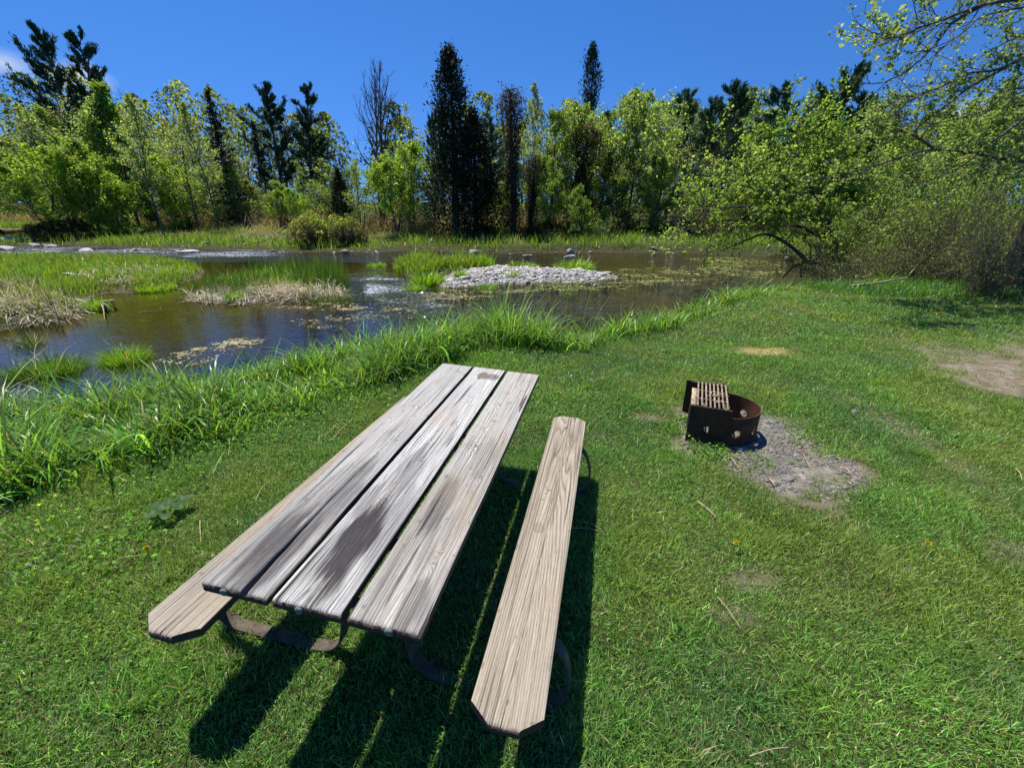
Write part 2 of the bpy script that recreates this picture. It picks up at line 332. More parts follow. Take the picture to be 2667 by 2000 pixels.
# ------------------------------------------------------------------ grass and leaf generators
def blades(mb, base, h, w, head, a0, a1, nseg, col, rng, taper=.7):
    """arching blades: a0 lean at the root, a1 added lean at the tip"""
    n = len(base); base = np.asarray(base, float)
    dx, dy = np.cos(head), np.sin(head)
    tw = head+np.pi/2+rng.normal(0, .5, n); wx_, wy_ = np.cos(tw), np.sin(tw)
    p = base.copy(); Vs = np.zeros((n, nseg+1, 2, 3))
    for k in range(nseg+1):
        t = k/nseg; ww = w*.5*(1-t**1.6)**taper if k < nseg else w*.04
        if k == 0: ww = w*.35
        Vs[:, k, 0] = p-np.stack([wx_*ww, wy_*ww, 0*ww], -1); Vs[:, k, 1] = p+np.stack([wx_*ww, wy_*ww, 0*ww], -1)
        th = a0+a1*(t+.5/nseg); st = h/nseg
        p = p+np.stack([dx*np.sin(th)*st, dy*np.sin(th)*st, np.cos(th)*st], -1)
    q = np.arange(nseg)[None, :]*2+np.arange(n)[:, None]*2*(nseg+1)
    Q = np.stack([q, q+1, q+3, q+2], -1).reshape(-1, 4)
    mb.add(Vs.reshape(-1, 3), Q, c=np.repeat(col, 2*(nseg+1), 0))
def leaves(mb, P, size, col, rng, nrm=None, aspect=.6, flat=.0, dirs=None):
    n = len(P); size = np.broadcast_to(size, n)
    if dirs is None: d = rng.normal(0, 1, (n, 3))
    else: d = dirs+rng.normal(0, .25, (n, 3))
    d[:, 2] *= (1-flat); d /= np.linalg.norm(d, axis=1)[:, None]
    e = rng.normal(0, 1, (n, 3)); e[:, 2] *= (1-flat); e -= d*(e*d).sum(1)[:, None]; e /= np.linalg.norm(e, axis=1)[:, None]+1e-9
    nn = np.cross(d, e)
    s = size[:, None]; a = P-d*s*.5; b = P+d*s*.5
    m1 = P+e*s*.5*aspect+nn*s*.12; m2 = P-e*s*.5*aspect+nn*s*.12
    V = np.stack([a, m1, b, m2], 1).reshape(-1, 3); Q = np.arange(n*4).reshape(-1, 4)
    mb.add(V, Q, c=np.repeat(col, 4, 0))
def tint(n, rng, base, var=.18, hue=.12):
    base = np.asarray(base, float); k = np.exp(rng.normal(0, var, (n, 1))); h = 1+rng.normal(0, hue, (n, 3))*np.array((1, .35, .8))
    return np.clip(base*k*h, .002, .9)
def tube(mb, pts, rad, sides=5, c=(1, 1, 1)):
    pts = np.asarray(pts, float); n = len(pts); rad = np.broadcast_to(rad, n)
    t = np.gradient(pts, axis=0); t /= np.linalg.norm(t, axis=1)[:, None]+1e-9
    ref = np.array((0, 0, 1.)) if abs(t[:, 2]).mean() < .8 else np.array((1., 0, 0))
    u = np.cross(t, ref); u /= np.linalg.norm(u, axis=1)[:, None]+1e-9; v = np.cross(t, u)
    a = np.arange(sides)*2*np.pi/sides
    R = pts[:, None]+rad[:, None, None]*(np.cos(a)[None, :, None]*u[:, None]+np.sin(a)[None, :, None]*v[:, None])
    q = np.arange(n-1)[:, None]*sides+np.arange(sides)[None]; q2 = np.arange(n-1)[:, None]*sides+(np.arange(sides)[None]+1)%sides
    mb.add(R.reshape(-1, 3), np.stack([q, q2, q2+sides, q+sides], -1).reshape(-1, 4), c=c)
def smooth_path(pts, n):
    pts = np.asarray(pts, float); s = np.r_[0, np.cumsum(np.linalg.norm(np.diff(pts, axis=0), axis=1))]; s /= s[-1]
    t = np.linspace(0, 1, n); m = np.gradient(pts, s, axis=0); i = np.clip(np.searchsorted(s, t)-1, 0, len(s)-2)
    h = (s[i+1]-s[i])[:, None]; f = ((t-s[i])/(s[i+1]-s[i]))[:, None]
    return (2*f**3-3*f**2+1)*pts[i]+(f**3-2*f**2+f)*h*m[i]+(-2*f**3+3*f**2)*pts[i+1]+(f**3-f**2)*h*m[i+1]

rng = np.random.default_rng(11)
# lawn blades: three rings of distance, finest near the camera
def lawn_pts(n, x0, x1, y0, y1, dens, seed):
    r = np.random.default_rng(seed); x = r.uniform(x0, x1, n); y = r.uniform(y0, y1, n)
    keep = (np.abs(x) < (y*CP+CAM_H*SP)*1.21+.35)
    x, y = x[keep], y[keep]
    dn = sdist(x, y, near_land); b = bare(x, y); k = dens(x, y, dn)*(1-.985*b)
    m = r.random(len(x)) < k; return x[m], y[m], dn[m], b[m]
lawn = MB()
for n, x0, x1, y0, y1, hh, ww, sd in ((430000,-3.3,4.7,.35,3.2,.036,.0042,1),(410000,-4.2,8.4,3.0,6.4,.037,.0058,2),(240000,-2,13,6.2,12.2,.046,.009,3)):
    x, y, dn, b = lawn_pts(n, x0, x1, y0, y1, lambda x, y, d: sm(.25, 1.0, d), sd)
    n = len(x); r = np.random.default_rng(sd+50)
    tuft = vn(x*3.3, y*3.3, 3); tuft2 = vn2(x*9, y*9, 2); long = sm(.52, .72, tuft)
    h = hh*np.exp(r.normal(0, .3, n))*(.62+.75*long+.5*tuft2)*(1-.45*b); w = ww*np.exp(r.normal(0, .22, n))
    col = tint(n, r, (.145, .295, .052), .5, .16)
    ylw = sm(.42, .66, vn(x*1.1+30, y*1.1, 3))[:, None]; col = col*(1-ylw*.42)+ylw*.42*tint(n, r, (.27, .34, .055), .4, .1)
    blu = sm(.5, .72, vn2(x*.9+4, y*.9, 3))[:, None]; col = col*(1-blu*.45)+blu*.45*tint(n, r, (.11, .24, .08), .3, .1)
    dead = r.random(n) < .05+.10*sm(.5, .7, vn2(x*2+7, y*2, 2))+.25*b; col[dead] = tint(dead.sum(), r, (.42, .36, .19), .3, .1)
    lean = np.abs(r.normal(.45, .35, n)); head = r.uniform(0, 2*np.pi, n)+0; pref = vn(x*1.7+60, y*1.7)*14; mxp = r.random(n) < .18; head = np.where(mxp, pref+r.normal(0, .5, n), head)
    blades(lawn, np.stack([x, y, height(x, y)-.003], -1), h, w, head, lean, r.uniform(.1, 1.1, n), 2, col, r)
o = lawn.build('grass', M_lawn); tag(o, 'short mown lawn grass around the picnic table', 'grass', kind='stuff')

# broad low weeds along the inner edge of the long grass and by the fire ring
wd = MB(); r = np.random.default_rng(21)
def spot_pts(spots, r):
    P = []
    for px, py, rad, n in spots:
        q = at(px, py); P.append(np.stack([q[0]+r.normal(0, rad, n), q[1]+r.normal(0, rad*.8, n)], -1))
    return np.concatenate(P)
P = spot_pts([(80,1060,.28,500),(250,1000,.26,700),(420,960,.25,700),(600,900,.22,600),(780,850,.2,500),(900,800,.2,500),(1050,770,.2,300),(1540,975,.09,240),(1500,960,.06,90),(700,830,.2,300),(520,930,.2,400),(1600,700,.4,300),(330,1040,.25,300),(60,1200,.3,300),(250,1190,.15,250),(200,1300,.3,250),(1180,800,.25,200),(1480,900,.05,60)], r)
P3 = np.c_[P, height(P[:, 0], P[:, 1])+np.abs(r.normal(.035, .02, len(P)))]
leaves(wd, P3, r.uniform(.014, .034, len(P)), tint(len(P), r, (.16, .30, .06), .35), r, aspect=.8, flat=.35)
for n, x0, x1, y0, y1, sz, sd in ((60000,-3,3,.4,3.4,.011,22),(50000,-3.5,6,3.2,6.5,.015,23)):
    r = np.random.default_rng(sd); x = r.uniform(x0, x1, n); y = r.uniform(y0, y1, n); m = r.random(n) < sm(.48, .62, vn(x*1.6+40, y*1.6, 3))*(sdist(x, y, near_land) > .6)*(1-bare(x, y)); x, y = x[m], y[m]
    leaves(wd, np.stack([x, y, height(x, y)+r.uniform(.008, .028, len(x))], -1), sz*np.exp(r.normal(0, .35, len(x))), tint(len(x), r, (.13, .25, .06), .35), r, aspect=.9, flat=.5)
o = wd.build('weeds', M_leaf); tag(o, 'low round-leaved weeds between the lawn and the long grass', 'weeds', kind='stuff')

# long bank grass
bk = MB()
def band(n, seed, x0, x1, y0, y1):
    r = np.random.default_rng(seed); x = r.uniform(x0, x1, n); y = r.uniform(y0, y1, n); d = sdist(x, y, near_land)
    wid = 2.15-1.15*sm(-2.6, .6, x)-.15*sm(2, 6, x)+.5*(vn(x*.9, y*.9, 2)-.5)
    k = sm(-.06, .08, d)*sm(wid+.12, wid-.4, d)*(.35+.9*sm(.32, .55, vn2(x*2.6, y*2.6, 2)))
    k = np.where(d < -.06, .0, k); m = r.random(n) < k; return x[m], y[m], d[m], r
for n, x0, x1, y0, y1, hs, ws, sd in ((150000,-7,1.2,1.2,8.2,1.15,1.6,5),(80000,.4,9.5,5.3,12.3,.95,1.9,6)):
    x, y, d, r = band(n, sd, x0, x1, y0, y1); n = len(x)
    cl = vn(x*2.1, y*2.1, 2); h = hs*(.15+.22*sm(.3, .75, cl)+.10*sm(0, .5, d)*sm(1.3, .7, d))*np.exp(r.normal(0, .25, n)); h *= .62+.38*sm(.05, .55, d); bq = at(1075, 745); h *= 1+.75*np.exp(-((x-bq[0])/.75)**2-((y-bq[1])/.6)**2)
    w = ws*.0088*np.exp(r.normal(0, .3, n))
    col = tint(n, r, (.175, .33, .06), .4, .13); yl = (r.random(n) < .2); col[yl] = tint(yl.sum(), r, (.15, .25, .04), .2)
    dd = r.random(n) < .025; col[dd] = tint(dd.sum(), r, (.45, .36, .2), .2)
    blades(bk, np.stack([x, y, height(x, y)-.01], -1), h, w, r.uniform(0, 6.283, n), np.abs(r.normal(.15, .15, n)), r.uniform(.4, 2.0, n), 4, col, r)
# strip in front of the thicket
r = np.random.default_rng(9); n = 26000; x = r.uniform(7, 15, n); y = r.uniform(8.6, 12.4, n)
k = sm(9.0, 9.9, y+.35*(x-9)*.3+.8*(vn(x, y)-.5)); m = r.random(n) < k*.8; x, y = x[m], y[m]; n = len(x)
blades(bk, np.stack([x, y, height(x, y)-.01], -1), .2*np.exp(r.normal(0, .3, n)), .014*np.exp(r.normal(0, .3, n)), r.uniform(0, 6.283, n), np.abs(r.normal(.2, .15, n)), r.uniform(.4, 1.6, n), 3, tint(n, r, (.09, .21, .04), .3, .12), r)
o = bk.build('long_grass', M_bank); tag(o, 'long arching green grass along the near river bank', 'grass', kind='stuff')

# island and far bank grass
ig = MB()
def scatter(n, seed, box, keep):
    r = np.random.default_rng(seed); x = r.uniform(box[0], box[1], n); y = r.uniform(box[2], box[3], n); m = r.random(n) < keep(x, y); return x[m], y[m], r
def isl_grass(poly, n, seed, h0, w0, col, inset=.15, bias=None):
    P = np.array(poly); box = (P[:, 0].min(), P[:, 0].max(), P[:, 1].min(), P[:, 1].max())
    def kp(x, y):
        d = sdist(x, y, poly)+.5*(vn(x*1.2, y*1.2, 3)-.5); k = sm(inset, inset+.5, d)*(.25+.85*sm(.35, .55, vn2(x*1.4, y*1.4, 3)))
        return k if bias is None else k*bias(x, y)
    x, y, r = scatter(n, seed, box, kp); n = len(x)
    h = h0*np.exp(r.normal(0, .3, n))*(.6+.9*vn(x*1.5, y*1.5, 2)); c = tint(n, r, col, .2, .1); yl = sm(.4, .65, vn2(x*.7, y*.7, 2))[:, None]; c = c*(1-.5*yl)+.5*yl*np.array((.2, .27, .04))
    dd = r.random(n) < .06; c[dd] = tint(dd.sum(), r, (.42, .34, .2), .2)
    blades(ig, np.stack([x, y, height(x, y)-.01], -1), h, w0*np.exp(r.normal(0, .25, n)), r.uniform(0, 6.283, n), np.abs(r.normal(.2, .2, n)), r.uniform(.1, 1.0, n), 3, c, r)
isl_grass([p for p in isl_left if p[0] > -25]+[(-25, 20.3), (-25, 8)], 170000, 31, (.19), .019, (.20, .345, .03), -.05, lambda x, y: .25+.75*sm(9.6, 11.8, y))
isl_grass(isl_gras, 20000, 32, .30, .03, (.19, .35, .03), -.1)
isl_grass(isl_reed, 10000, 33, .28, .02, (.14, .28, .03), .15, lambda x, y: sm(12.6, 13.6, y-.35*(x+6)*.0))
o = ig.build('island_grass', M_bank); tag(o, 'bright green grass covering the low islands in the river', 'grass', kind='stuff')
fg = MB(); 
def kp(x, y):
    d = sdist(x, y, far_land)+.7*(vn(x*.45, y*.45, 3)-.5); return sm(.05, .7, d)*(.3+.8*sm(.35, .55, vn2(x*.5, y*.5, 3)))*sm(22, 10, d)
x, y, r = scatter(190000, 41, (-52, 34, 19, 50), kp); n = len(x)
c = tint(n, r, (.19, .31, .045), .3, .12); tn = sm(.42, .62, vn(x*.22+9, y*.5, 3))[:, None]*sm(0, 6, y-24-.3*np.maximum(-x-12, 0))[:, None]; c = c*(1-tn*.7)+tn*.7*tint(n, r, (.36, .31, .18), .2, .08)
blades(fg, np.stack([x, y, height(x, y)-.02], -1), (.20+.22*sm(.4, .7, vn(x*.6, y*.6, 2)))*np.exp(r.normal(0, .3, n)), .035*np.exp(r.normal(0, .25, n)), r.uniform(0, 6.283, n), np.abs(r.normal(.2, .2, n)), r.uniform(.1, .9, n), 2, c, r)
o = fg.build('meadow_grass', M_bank); tag(o, 'rough green and straw coloured grass on the far river bank', 'grass', kind='stuff')

# reeds: living upright ones and last year's broken straw
rd = MB(); dr = MB(); r = np.random.default_rng(51)
def reeds(polypx, n, h0, seed, mb, col, w=.012, a0=.12, a1=.25, z=WZ):
    P = [tuple(at(a, b_, z)[:2]) for a, b_ in polypx]; A = np.array(P); r = np.random.default_rng(seed)
    x, y, r = scatter(n*4, seed, (A[:, 0].min(), A[:, 0].max(), A[:, 1].min(), A[:, 1].max()), lambda x, y: sm(-.1, .2, sdist(x, y, P)+.4*(vn(x*2, y*2, 2)-.5))*sm(.4, .6, vn2(x*2.2, y*2.2, 2)+.12))
    x, y = x[:n], y[:n]; m = len(x); zz = np.maximum(height(x, y), z-.12)
    blades(mb, np.stack([x, y, zz], -1), h0*np.exp(r.normal(0, .28, m)), w*np.exp(r.normal(0, .25, m)), r.uniform(0, 6.283, m), np.abs(r.normal(a0, a0*.7, m)), r.uniform(0, a1, m), 3, tint(m, r, col, .22, .1), r, .4)
G1 = (.085, .17, .03)
reeds([(590,615),(600,590),(740,590),(755,620),(700,632)], 1800, .50, 52, rd, G1)
reeds([(560,600),(540,585),(640,580),(660,600)], 500, .5, 53, rd, G1)
reeds([(400,655),(440,610),(560,610),(600,640),(500,660)], 420, .42, 54, rd, G1)
reeds([(620,655),(700,630),(820,650),(740,665)], 260, .33, 55, rd, G1)
reeds([(0,740),(0,640),(180,640),(190,690),(90,730)], 420, .38, 56, rd, (.07, .13, .03))
reeds([(-40,900),(-40,790),(30,820),(50,880)], 150, .40, 57, rd, G1)
reeds([(950,640),(960,618),(1250,606),(1300,622),(1100,632)], 380, .16, 58, rd, (.12, .2, .04), .014)
reeds([(370,790),(480,760),(700,730),(740,745),(520,790)], 70, .22, 59, rd, G1, .006)
reeds([(640,745),(660,700),(790,690),(780,730)], 45, .2, 60, rd, G1, .006)
o = rd.build('reeds', M_bank); tag(o, 'green reeds standing in the shallows', 'reeds', kind='stuff')
def straw(polypx, n, L, seed, head, sp_=.5, w=.012):
    P = [tuple(at(a, b_, WZ)[:2]) for a, b_ in polypx]; A = np.array(P)
    x, y, r = scatter(n*4, seed, (A[:, 0].min(), A[:, 0].max(), A[:, 1].min(), A[:, 1].max()), lambda x, y: sm(-.1, .2, sdist(x, y, P)))
    x, y = x[:n], y[:n]; m = len(x); zz = np.maximum(height(x, y), WZ)+np.abs(r.normal(.02, .07, m))
    blades(dr, np.stack([x, y, zz], -1), L*np.exp(r.normal(0, .35, m)), w*np.exp(r.normal(0, .3, m)), head+r.normal(0, sp_, m), np.pi/2-.25+r.normal(0, .25, m), r.uniform(0, .5, m), 2, tint(m, r, (.66, .58, .44), .28, .05), r, .3)
straw([(-60,700),(-30,640),(60,632),(150,650),(195,672),(150,695),(60,706)], 2600, .42, 61, -.9, .5, .014)
straw([(530,640),(560,620),(640,622),(700,640),(620,655)], 1100, .45, 62, -1.2, .6, .014)
straw([(400,640),(450,645),(560,655),(520,662),(420,655)], 500, .35, 63, 0, 2, .012)
straw([(700,620),(760,640),(740,652),(660,650)], 300, .35, 64, 0, 2)
straw([(150,620),(250,600),(420,600),(330,626),(200,630)], 900, .25, 65, 0, 2)
straw([(-20,850),(20,850),(50,880),(0,890)], 60, .35, 66, 0, 2, .008)
straw([(480,520),(520,508),(640,505),(620,528),(540,532)], 500, .9, 67, -1, .6, .03)
straw([(920,575),(1000,590),(1000,612),(940,618)], 140, .2, 68, 0, 2)
o = dr.build('dry_reeds', M_dry); tag(o, 'pale flattened dead reeds at the edge of the islands', 'dead reeds', kind='stuff')

# algae and scum floating on the water
al = MB(); 
for polypx, n, s, colr, sd in (([(345,775),(460,745),(580,725),(560,745),(420,790),(360,785)], 900, .05, (.36, .33, .19), 71),([(430,780),(470,775),(430,792),(400,795)], 160, .05, (.4, .35, .22), 72),([(640,690),(800,655),(900,660),(800,700),(700,720)], 420, .05, (.30, .28, .12), 73),
    ([(1280,585),(1500,575),(1700,588),(1600,612),(1350,625),(1100,632)], 2600, .09, (.22, .24, .07), 74),([(880,640),(1000,625),(1150,630),(960,655)], 500, .07, (.32, .3, .14), 75),([(540,660),(640,655),(820,655),(760,672)], 260, .06, (.4, .36, .22), 76),([(1480,560),(1600,556),(1700,572),(1560,580)], 700, .12, (.22, .25, .07), 77)):
    P = [tuple(at(a, b_, WZ)[:2]) for a, b_ in polypx]; A = np.array(P)
    n = int(n*3); x, y, r = scatter(n*6, sd, (A[:, 0].min(), A[:, 0].max(), A[:, 1].min(), A[:, 1].max()), lambda x, y: sm(-.2, .2, sdist(x, y, P))*(sm(.5, .6, vn(x*1.2, y*3.2, 3))*sm(.42, .5, vn2(x*6, y*9, 2))+.04))
    x, y = x[:n], y[:n]; m = len(x); P3 = np.stack([x, y, np.full(m, WZ+.008)+r.uniform(0, .006, m)], -1)
    leaves(al, P3, .42*s*np.exp(r.normal(0, .6, m)), tint(m, r, colr, .25, .1), r, aspect=.7, flat=.97)
o = al.build('algae', M_dry); tag(o, 'tan and green mats of algae floating in the slack water', 'algae', kind='stuff')

# stones
def stones(mb, P, S, r, colr, squash=.6):
    """angular rounded stones from a jittered octahedron-sphere"""
    t = np.linspace(0, 1, 1); base = []
    for a, zz, rr in ((0, -1, 0),): pass
    ring = [(math.cos(k*math.pi/3), math.sin(k*math.pi/3)) for k in range(6)]
    B = [(0, 0, -1)]+[(c_*.8, s_*.8, -.55) for c_, s_ in ring]+[(c_, s_, .05) for c_, s_ in ring]+[(c_*.72, s_*.72, .62) for c_, s_ in ring]+[(0, 0, .92)]
    B = np.array(B); n = len(P)
    T = [(0, 1+(k+1)%6, 1+k) for k in range(6)]+[(19, 13+k, 13+(k+1)%6) for k in range(6)]
    Q = [(1+k, 1+(k+1)%6, 7+(k+1)%6, 7+k) for k in range(6)]+[(7+k, 7+(k+1)%6, 13+(k+1)%6, 13+k) for k in range(6)]
    V = B[None]*(1+r.normal(0, .16, (n, 20, 1))); sc = np.stack([S*r.uniform(.8, 1.4, n), S*r.uniform(.6, 1, n), S*squash*r.uniform(.6, 1.2, n)], -1)*.5
    V = V*sc[:, None]; a = r.uniform(0, 6.283, n); ca, sa = np.cos(a)[:, None], np.sin(a)[:, None]; tl = r.normal(0, .25, n)[:, None]
    V[..., 2] += V[..., 0]*tl; V = np.stack([V[..., 0]*ca-V[..., 1]*sa, V[..., 0]*sa+V[..., 1]*ca, V[..., 2]], -1)+P[:, None]
    off = (np.arange(n)*20)[:, None, None]
    mb.add(V.reshape(-1, 3), (np.array(Q)[None]+off).reshape(-1, 4), (np.array(T)[None]+off).reshape(-1, 3), c=np.repeat(tint(n, r, colr, .16, .04), 20, 0))
gv = MB()
x, y, r = scatter(9000, 81, (-4, 4.6, 12.2, 18), lambda x, y: sm(-.12, .25, sdist(x, y, isl_grav)+.25*(vn(x*2, y*2, 2)-.5)))
stones(gv, np.stack([x, y, height(x, y)+.01], -1), .09*np.exp(r.normal(0, .4, len(x))), r, (.52, .50, .47))
x, y, r = scatter(260, 82, (-5.5, 6, 12, 19), lambda x, y: sm(-1.2, 0, sdist(x, y, isl_grav))*.8)
stones(gv, np.stack([x, y, np.maximum(height(x, y), WZ-.03)], -1), .10*np.exp(r.normal(0, .3, len(x))), r, (.42, .40, .36))
o = gv.build('river_gravel', M_stone); tag(o, 'pale washed stones heaped on the gravel bar', 'gravel', kind='stuff')
gv = MB(); x, y, r = scatter(24000, 83, (1.2, 3.1, 2.2, 4.4), lambda x, y: sm(-.05, .15, sdist(x, y, patch_gravel)+.15*(vn2(x*4, y*4, 2)-.5))*sm(.3, .55, vn(x*6, y*6, 2)+.08)*sm(2.45, 2.9, y+.25*(x-2)))
stones(gv, np.stack([x, y, height(x, y)+.001], -1), .016*np.exp(r.normal(0, .5, len(x))), r, (.235, .22, .20), .5)
o = gv.build('fire_pit_gravel', M_stone); tag(o, 'grey crushed gravel scattered around the steel fire ring', 'gravel', kind='stuff')
gv = MB(); x, y, r = scatter(2600, 84, (-40, 16, 19.5, 28), lambda x, y: sm(.55, .1, np.abs(sdist(x, y, far_land)+.7*(vn(x*.45, y*.45, 3)-.5)))*sm(.4, .6, vn2(x*.4, y*.4, 2)))
stones(gv, np.stack([x, y, np.maximum(height(x, y), WZ)], -1), .14*np.exp(r.normal(0, .5, len(x))), r, (.36, .33, .29))
o = gv.build('shore_gravel', M_stone); tag(o, 'stones along the water line of the far bank', 'gravel', kind='stuff')
# litter of dead leaves and stems lying in the lawn
lt = MB(); x, y, r = scatter(9000, 85, (-4, 8, .5, 9), lambda x, y: (sdist(x, y, near_land) > .4)*(.10+.9*bare(x, y))*sm(.35, .6, vn(x*1.5, y*1.5, 2)+.1)); n = len(x)
leaves(lt, np.stack([x, y, height(x, y)+.012], -1), .03*np.exp(r.normal(0, .4, n)), tint(n, r, (.40, .31, .18), .3, .08), r, aspect=.16, flat=.85)
o = lt.build('plant_litter', M_dry); tag(o, 'scraps of dead grass and leaf lying on the lawn', 'litter', kind='stuff')
#@@OBJECTS
# ------------------------------------------------------------------ picnic table
TU, TV, TYAW, TA, TB = -.4085, 2.0516, -.21734, -.0425, -.0092
Rt = Matrix.Rotation(TYAW, 4, 'Z') @ Matrix.Rotation(-TA, 4, 'Y') @ Matrix.Rotation(TB, 4, 'X')
table = empty('picnic_table'); table.matrix_world = Matrix.Translation(Vector((TU, TV, .6))-(Rt @ Vector((0, 0, .6)))) @ Rt
tag(table, 'weathered grey plank picnic table with attached benches and steel frame', 'picnic table')
MWd, ntd = mat('weathered_wood')
n1 = noise(ntd, 75, 6, .75, stretch=(1, .05, 1)); cw = mul(ntd, attr(ntd), ramp(ntd, n1.outputs['Fac'], [(.3, (.72, .71, .70)), (.68, (1.2, 1.2, 1.2))]))
n2 = noise(ntd, 350, 3, .6, stretch=(1, .12, 1)); cw = mul(ntd, cw, ramp(ntd, n2.outputs['Fac'], [(.3, (.82, .82, .82)), (.7, (1.12, 1.12, 1.12))]))
pw_ = N(ntd, 'ShaderNodeBsdfPrincipled'); pw_.inputs['Roughness'].default_value = .75; pw_.inputs['Specular IOR Level'].default_value = .25; ntd.links.new(cw, pw_.inputs['Base Color'])
bw_ = N(ntd, 'ShaderNodeBump'); bw_.inputs['Strength'].default_value = .5; bw_.inputs['Distance'].default_value = .0015; ntd.links.new(n1.outputs['Fac'], bw_.inputs['Height']); ntd.links.new(bw_.outputs[0], pw_.inputs['Normal'])
out(ntd, pw_.outputs[0])
PWD = .235
def plank(name, u0, v0, L, ztop, seed, light, groove, knots, stains, ch=0, e=0, freq=150, heart=.0, crack=None, amp=1.0, vsplit=None, cath=None):
    r = np.random.default_rng(seed); nu, nv = 110, 900
    s = np.linspace(-1, 1, nu); v = np.linspace(-L/2, L/2, nv); S, Vv = np.meshgrid(s, v)
    hw = np.full(nv, PWD/2)
    if ch:
        de = np.minimum(v+L/2, L/2-v); hw = PWD/2-e*np.clip(1-de/ch, 0, 1)
    U = S*hw[:, None]
    endw = .004*(VN(seed+5)(U*60+3, np.sign(Vv)*3+7, 2)-.5)*np.exp(-(L/2-np.abs(Vv))/.02)
    nzf = VN(seed); A = nzf(U*9+5, Vv*1.1, 3)-.5; B = nzf(U*50+50, Vv*5, 2)-.5
    phi = (U-heart)*freq+A*7*amp+B*.8
    if cath:                                            # cathedral figure around the heart line
        phi = np.abs(U-heart-.012*np.sin(Vv*2.1+seed))*freq*1.0+(Vv-cath)*freq*.055*np.exp(-((U-heart)/.07)**2)+A*4*amp+B*.6
    dk = np.zeros_like(U)
    for ku, kv, kr in knots:
        q = ((U-ku)/kr)**2+((Vv-kv)/(kr*1.9))**2
        phi = phi+4.5*kr/.02*np.exp(-q*.40)*np.sign(.5-((ku*97) % 1)); dk += np.exp(-q*1.6)*.35+.95*np.exp(-q*9)+.8*np.exp(-((np.sqrt(q)-1.0)/.16)**2)
    saw = phi-np.floor(phi); rid = np.where(saw < .72, (saw/.72)**.6, 1-(saw-.72)/.28)
    contrast = .62+.38*nzf(U*4+80, Vv*1.3, 2)
    streak = nzf(U*160+11, Vv*2.6, 3)
    h = (rid-.6)*.0013*contrast+(streak-.5)*.001
    chk = VN(seed+2)(U*70, Vv*1.7+9, 2); ck = sm(.80, .86, chk); h -= ck*.004
    d_edge = np.minimum(PWD/2-np.abs(U), 1); h -= .003*np.exp(-d_edge/.003)
    h -= .006*np.exp(-(L/2-np.abs(Vv))/.004)*(.5+VN(seed+3)(U*90, Vv*0, 2))
    gro = np.zeros_like(U)
    if crack:
        cp = np.interp(v, [c_[0] for c_ in crack], [c_[1] for c_ in crack])+.0025*(nzf(v*6, v*0+3, 3)-.5)*2
        cwid = np.interp(v, [c_[0] for c_ in crack], [c_[2] for c_ in crack]); gro = np.exp(-(np.abs(U-cp[:, None])/np.maximum(cwid[:, None], 1e-4))**4)*(cwid[:, None] > .0004)
        h -= gro*np.minimum(.028, cwid[:, None]*3.2+.003)
        if vsplit: h -= vsplit*(U > cp[:, None])*sm(-.55, -1.0, Vv)
    light = np.array(light); groove = np.array(groove)
    f = (np.clip((rid-.05)*.80+.55*(streak-.3), 0, 1))[..., None]*contrast[..., None]+(1-contrast[..., None])*.72
    C = groove*(1-f)+light*f
    C = C*(1+.22*(nzf(U*6+2, Vv*1.6+4, 3)-.5))[..., None]
    film = sm(.25, -.95, Vv)*sm(.25, .75, nzf(U*14+60, Vv*2.4+30, 4)+.18*(streak-.5)); C = C*(1-.36*film*(PWD*0+(light.mean() > .485)))[..., None]
    fine = sm(.66, .80, VN(seed+21)(U*230, Vv*1.9, 2)); C = C*(1-.55*fine)[..., None]
    warm = sm(.5, .75, nzf(U*5+33, Vv*2+8, 3))[..., None]; C = C*(1-.5*warm)+.5*warm*C*np.array((1.04, .95, .82))
    C = C*(1-.6*np.clip(dk, 0, 1))[..., None]+.6*np.clip(dk, 0, 1)[..., None]*C*np.array((.62, .50, .40))
    C = C*(1-.75*np.maximum(ck, gro))[..., None]
    spots = sm(.80, .88, VN(seed+9)(U*45, Vv*22, 2))[..., None]; C = C*(1-.35*spots)
    for su, sv, ru, rv, k, scol in stains:
        q = ((U-su)/ru)**2+((Vv-sv)/rv)**2+1.5*(nzf(U*22+sv*9, Vv*4, 3)-.5)*2+.5*(streak-.5)
        q = q+.5*(streak-.5)+.8*(.5-rid); mk = np.clip(k*1.08*sm(1.35, .35, q)*(.86+.25*(1-rid)), 0, .98)[..., None]; C = C*(1-mk)+mk*np.array(scol)
    C = np.clip(C, .01, .8)
    P = np.stack([U+0*u0, Vv+endw, h], -1).reshape(-1, 3)
    i = np.arange(nu-1)[None, :]+np.arange(nv-1)[:, None]*nu; mb = MB(); mb.add(P, np.stack([i, i+1, i+1+nu, i+nu], -1).reshape(-1, 4), c=C.reshape(-1, 3))
    ring = np.concatenate([np.arange(nu), np.arange(1, nv)*nu+nu-1, (nv-1)*nu+np.arange(nu-2, -1, -1), np.arange(nv-2, 0, -1)*nu])
    top = P[ring]; m = len(ring); lay = [top]; cen = np.array((0, 0))
    ins = np.array((.0, .0012, .001, -.001)); zz = (0, -.004, -.034, -.038)
    for kk in range(1, 4):
        q = top.copy(); q[:, 2] = zz[kk]+(0 if kk > 1 else top[:, 2]*.3); nrm = np.stack([np.sign(q[:, 0])*(np.abs(q[:, 0]) > PWD/2-.002), np.sign(q[:, 1])*(np.abs(q[:, 1]) > L/2-.01)], -1)
        q[:, :2] += nrm*(ins[kk]+.0016*(nzf(q[:, 0]*90+kk*7, q[:, 1]*90, 2)-.5)[:, None]); lay.append(q)
    SV = np.concatenate(lay); j = np.arange(m); j2 = (j+1) % m
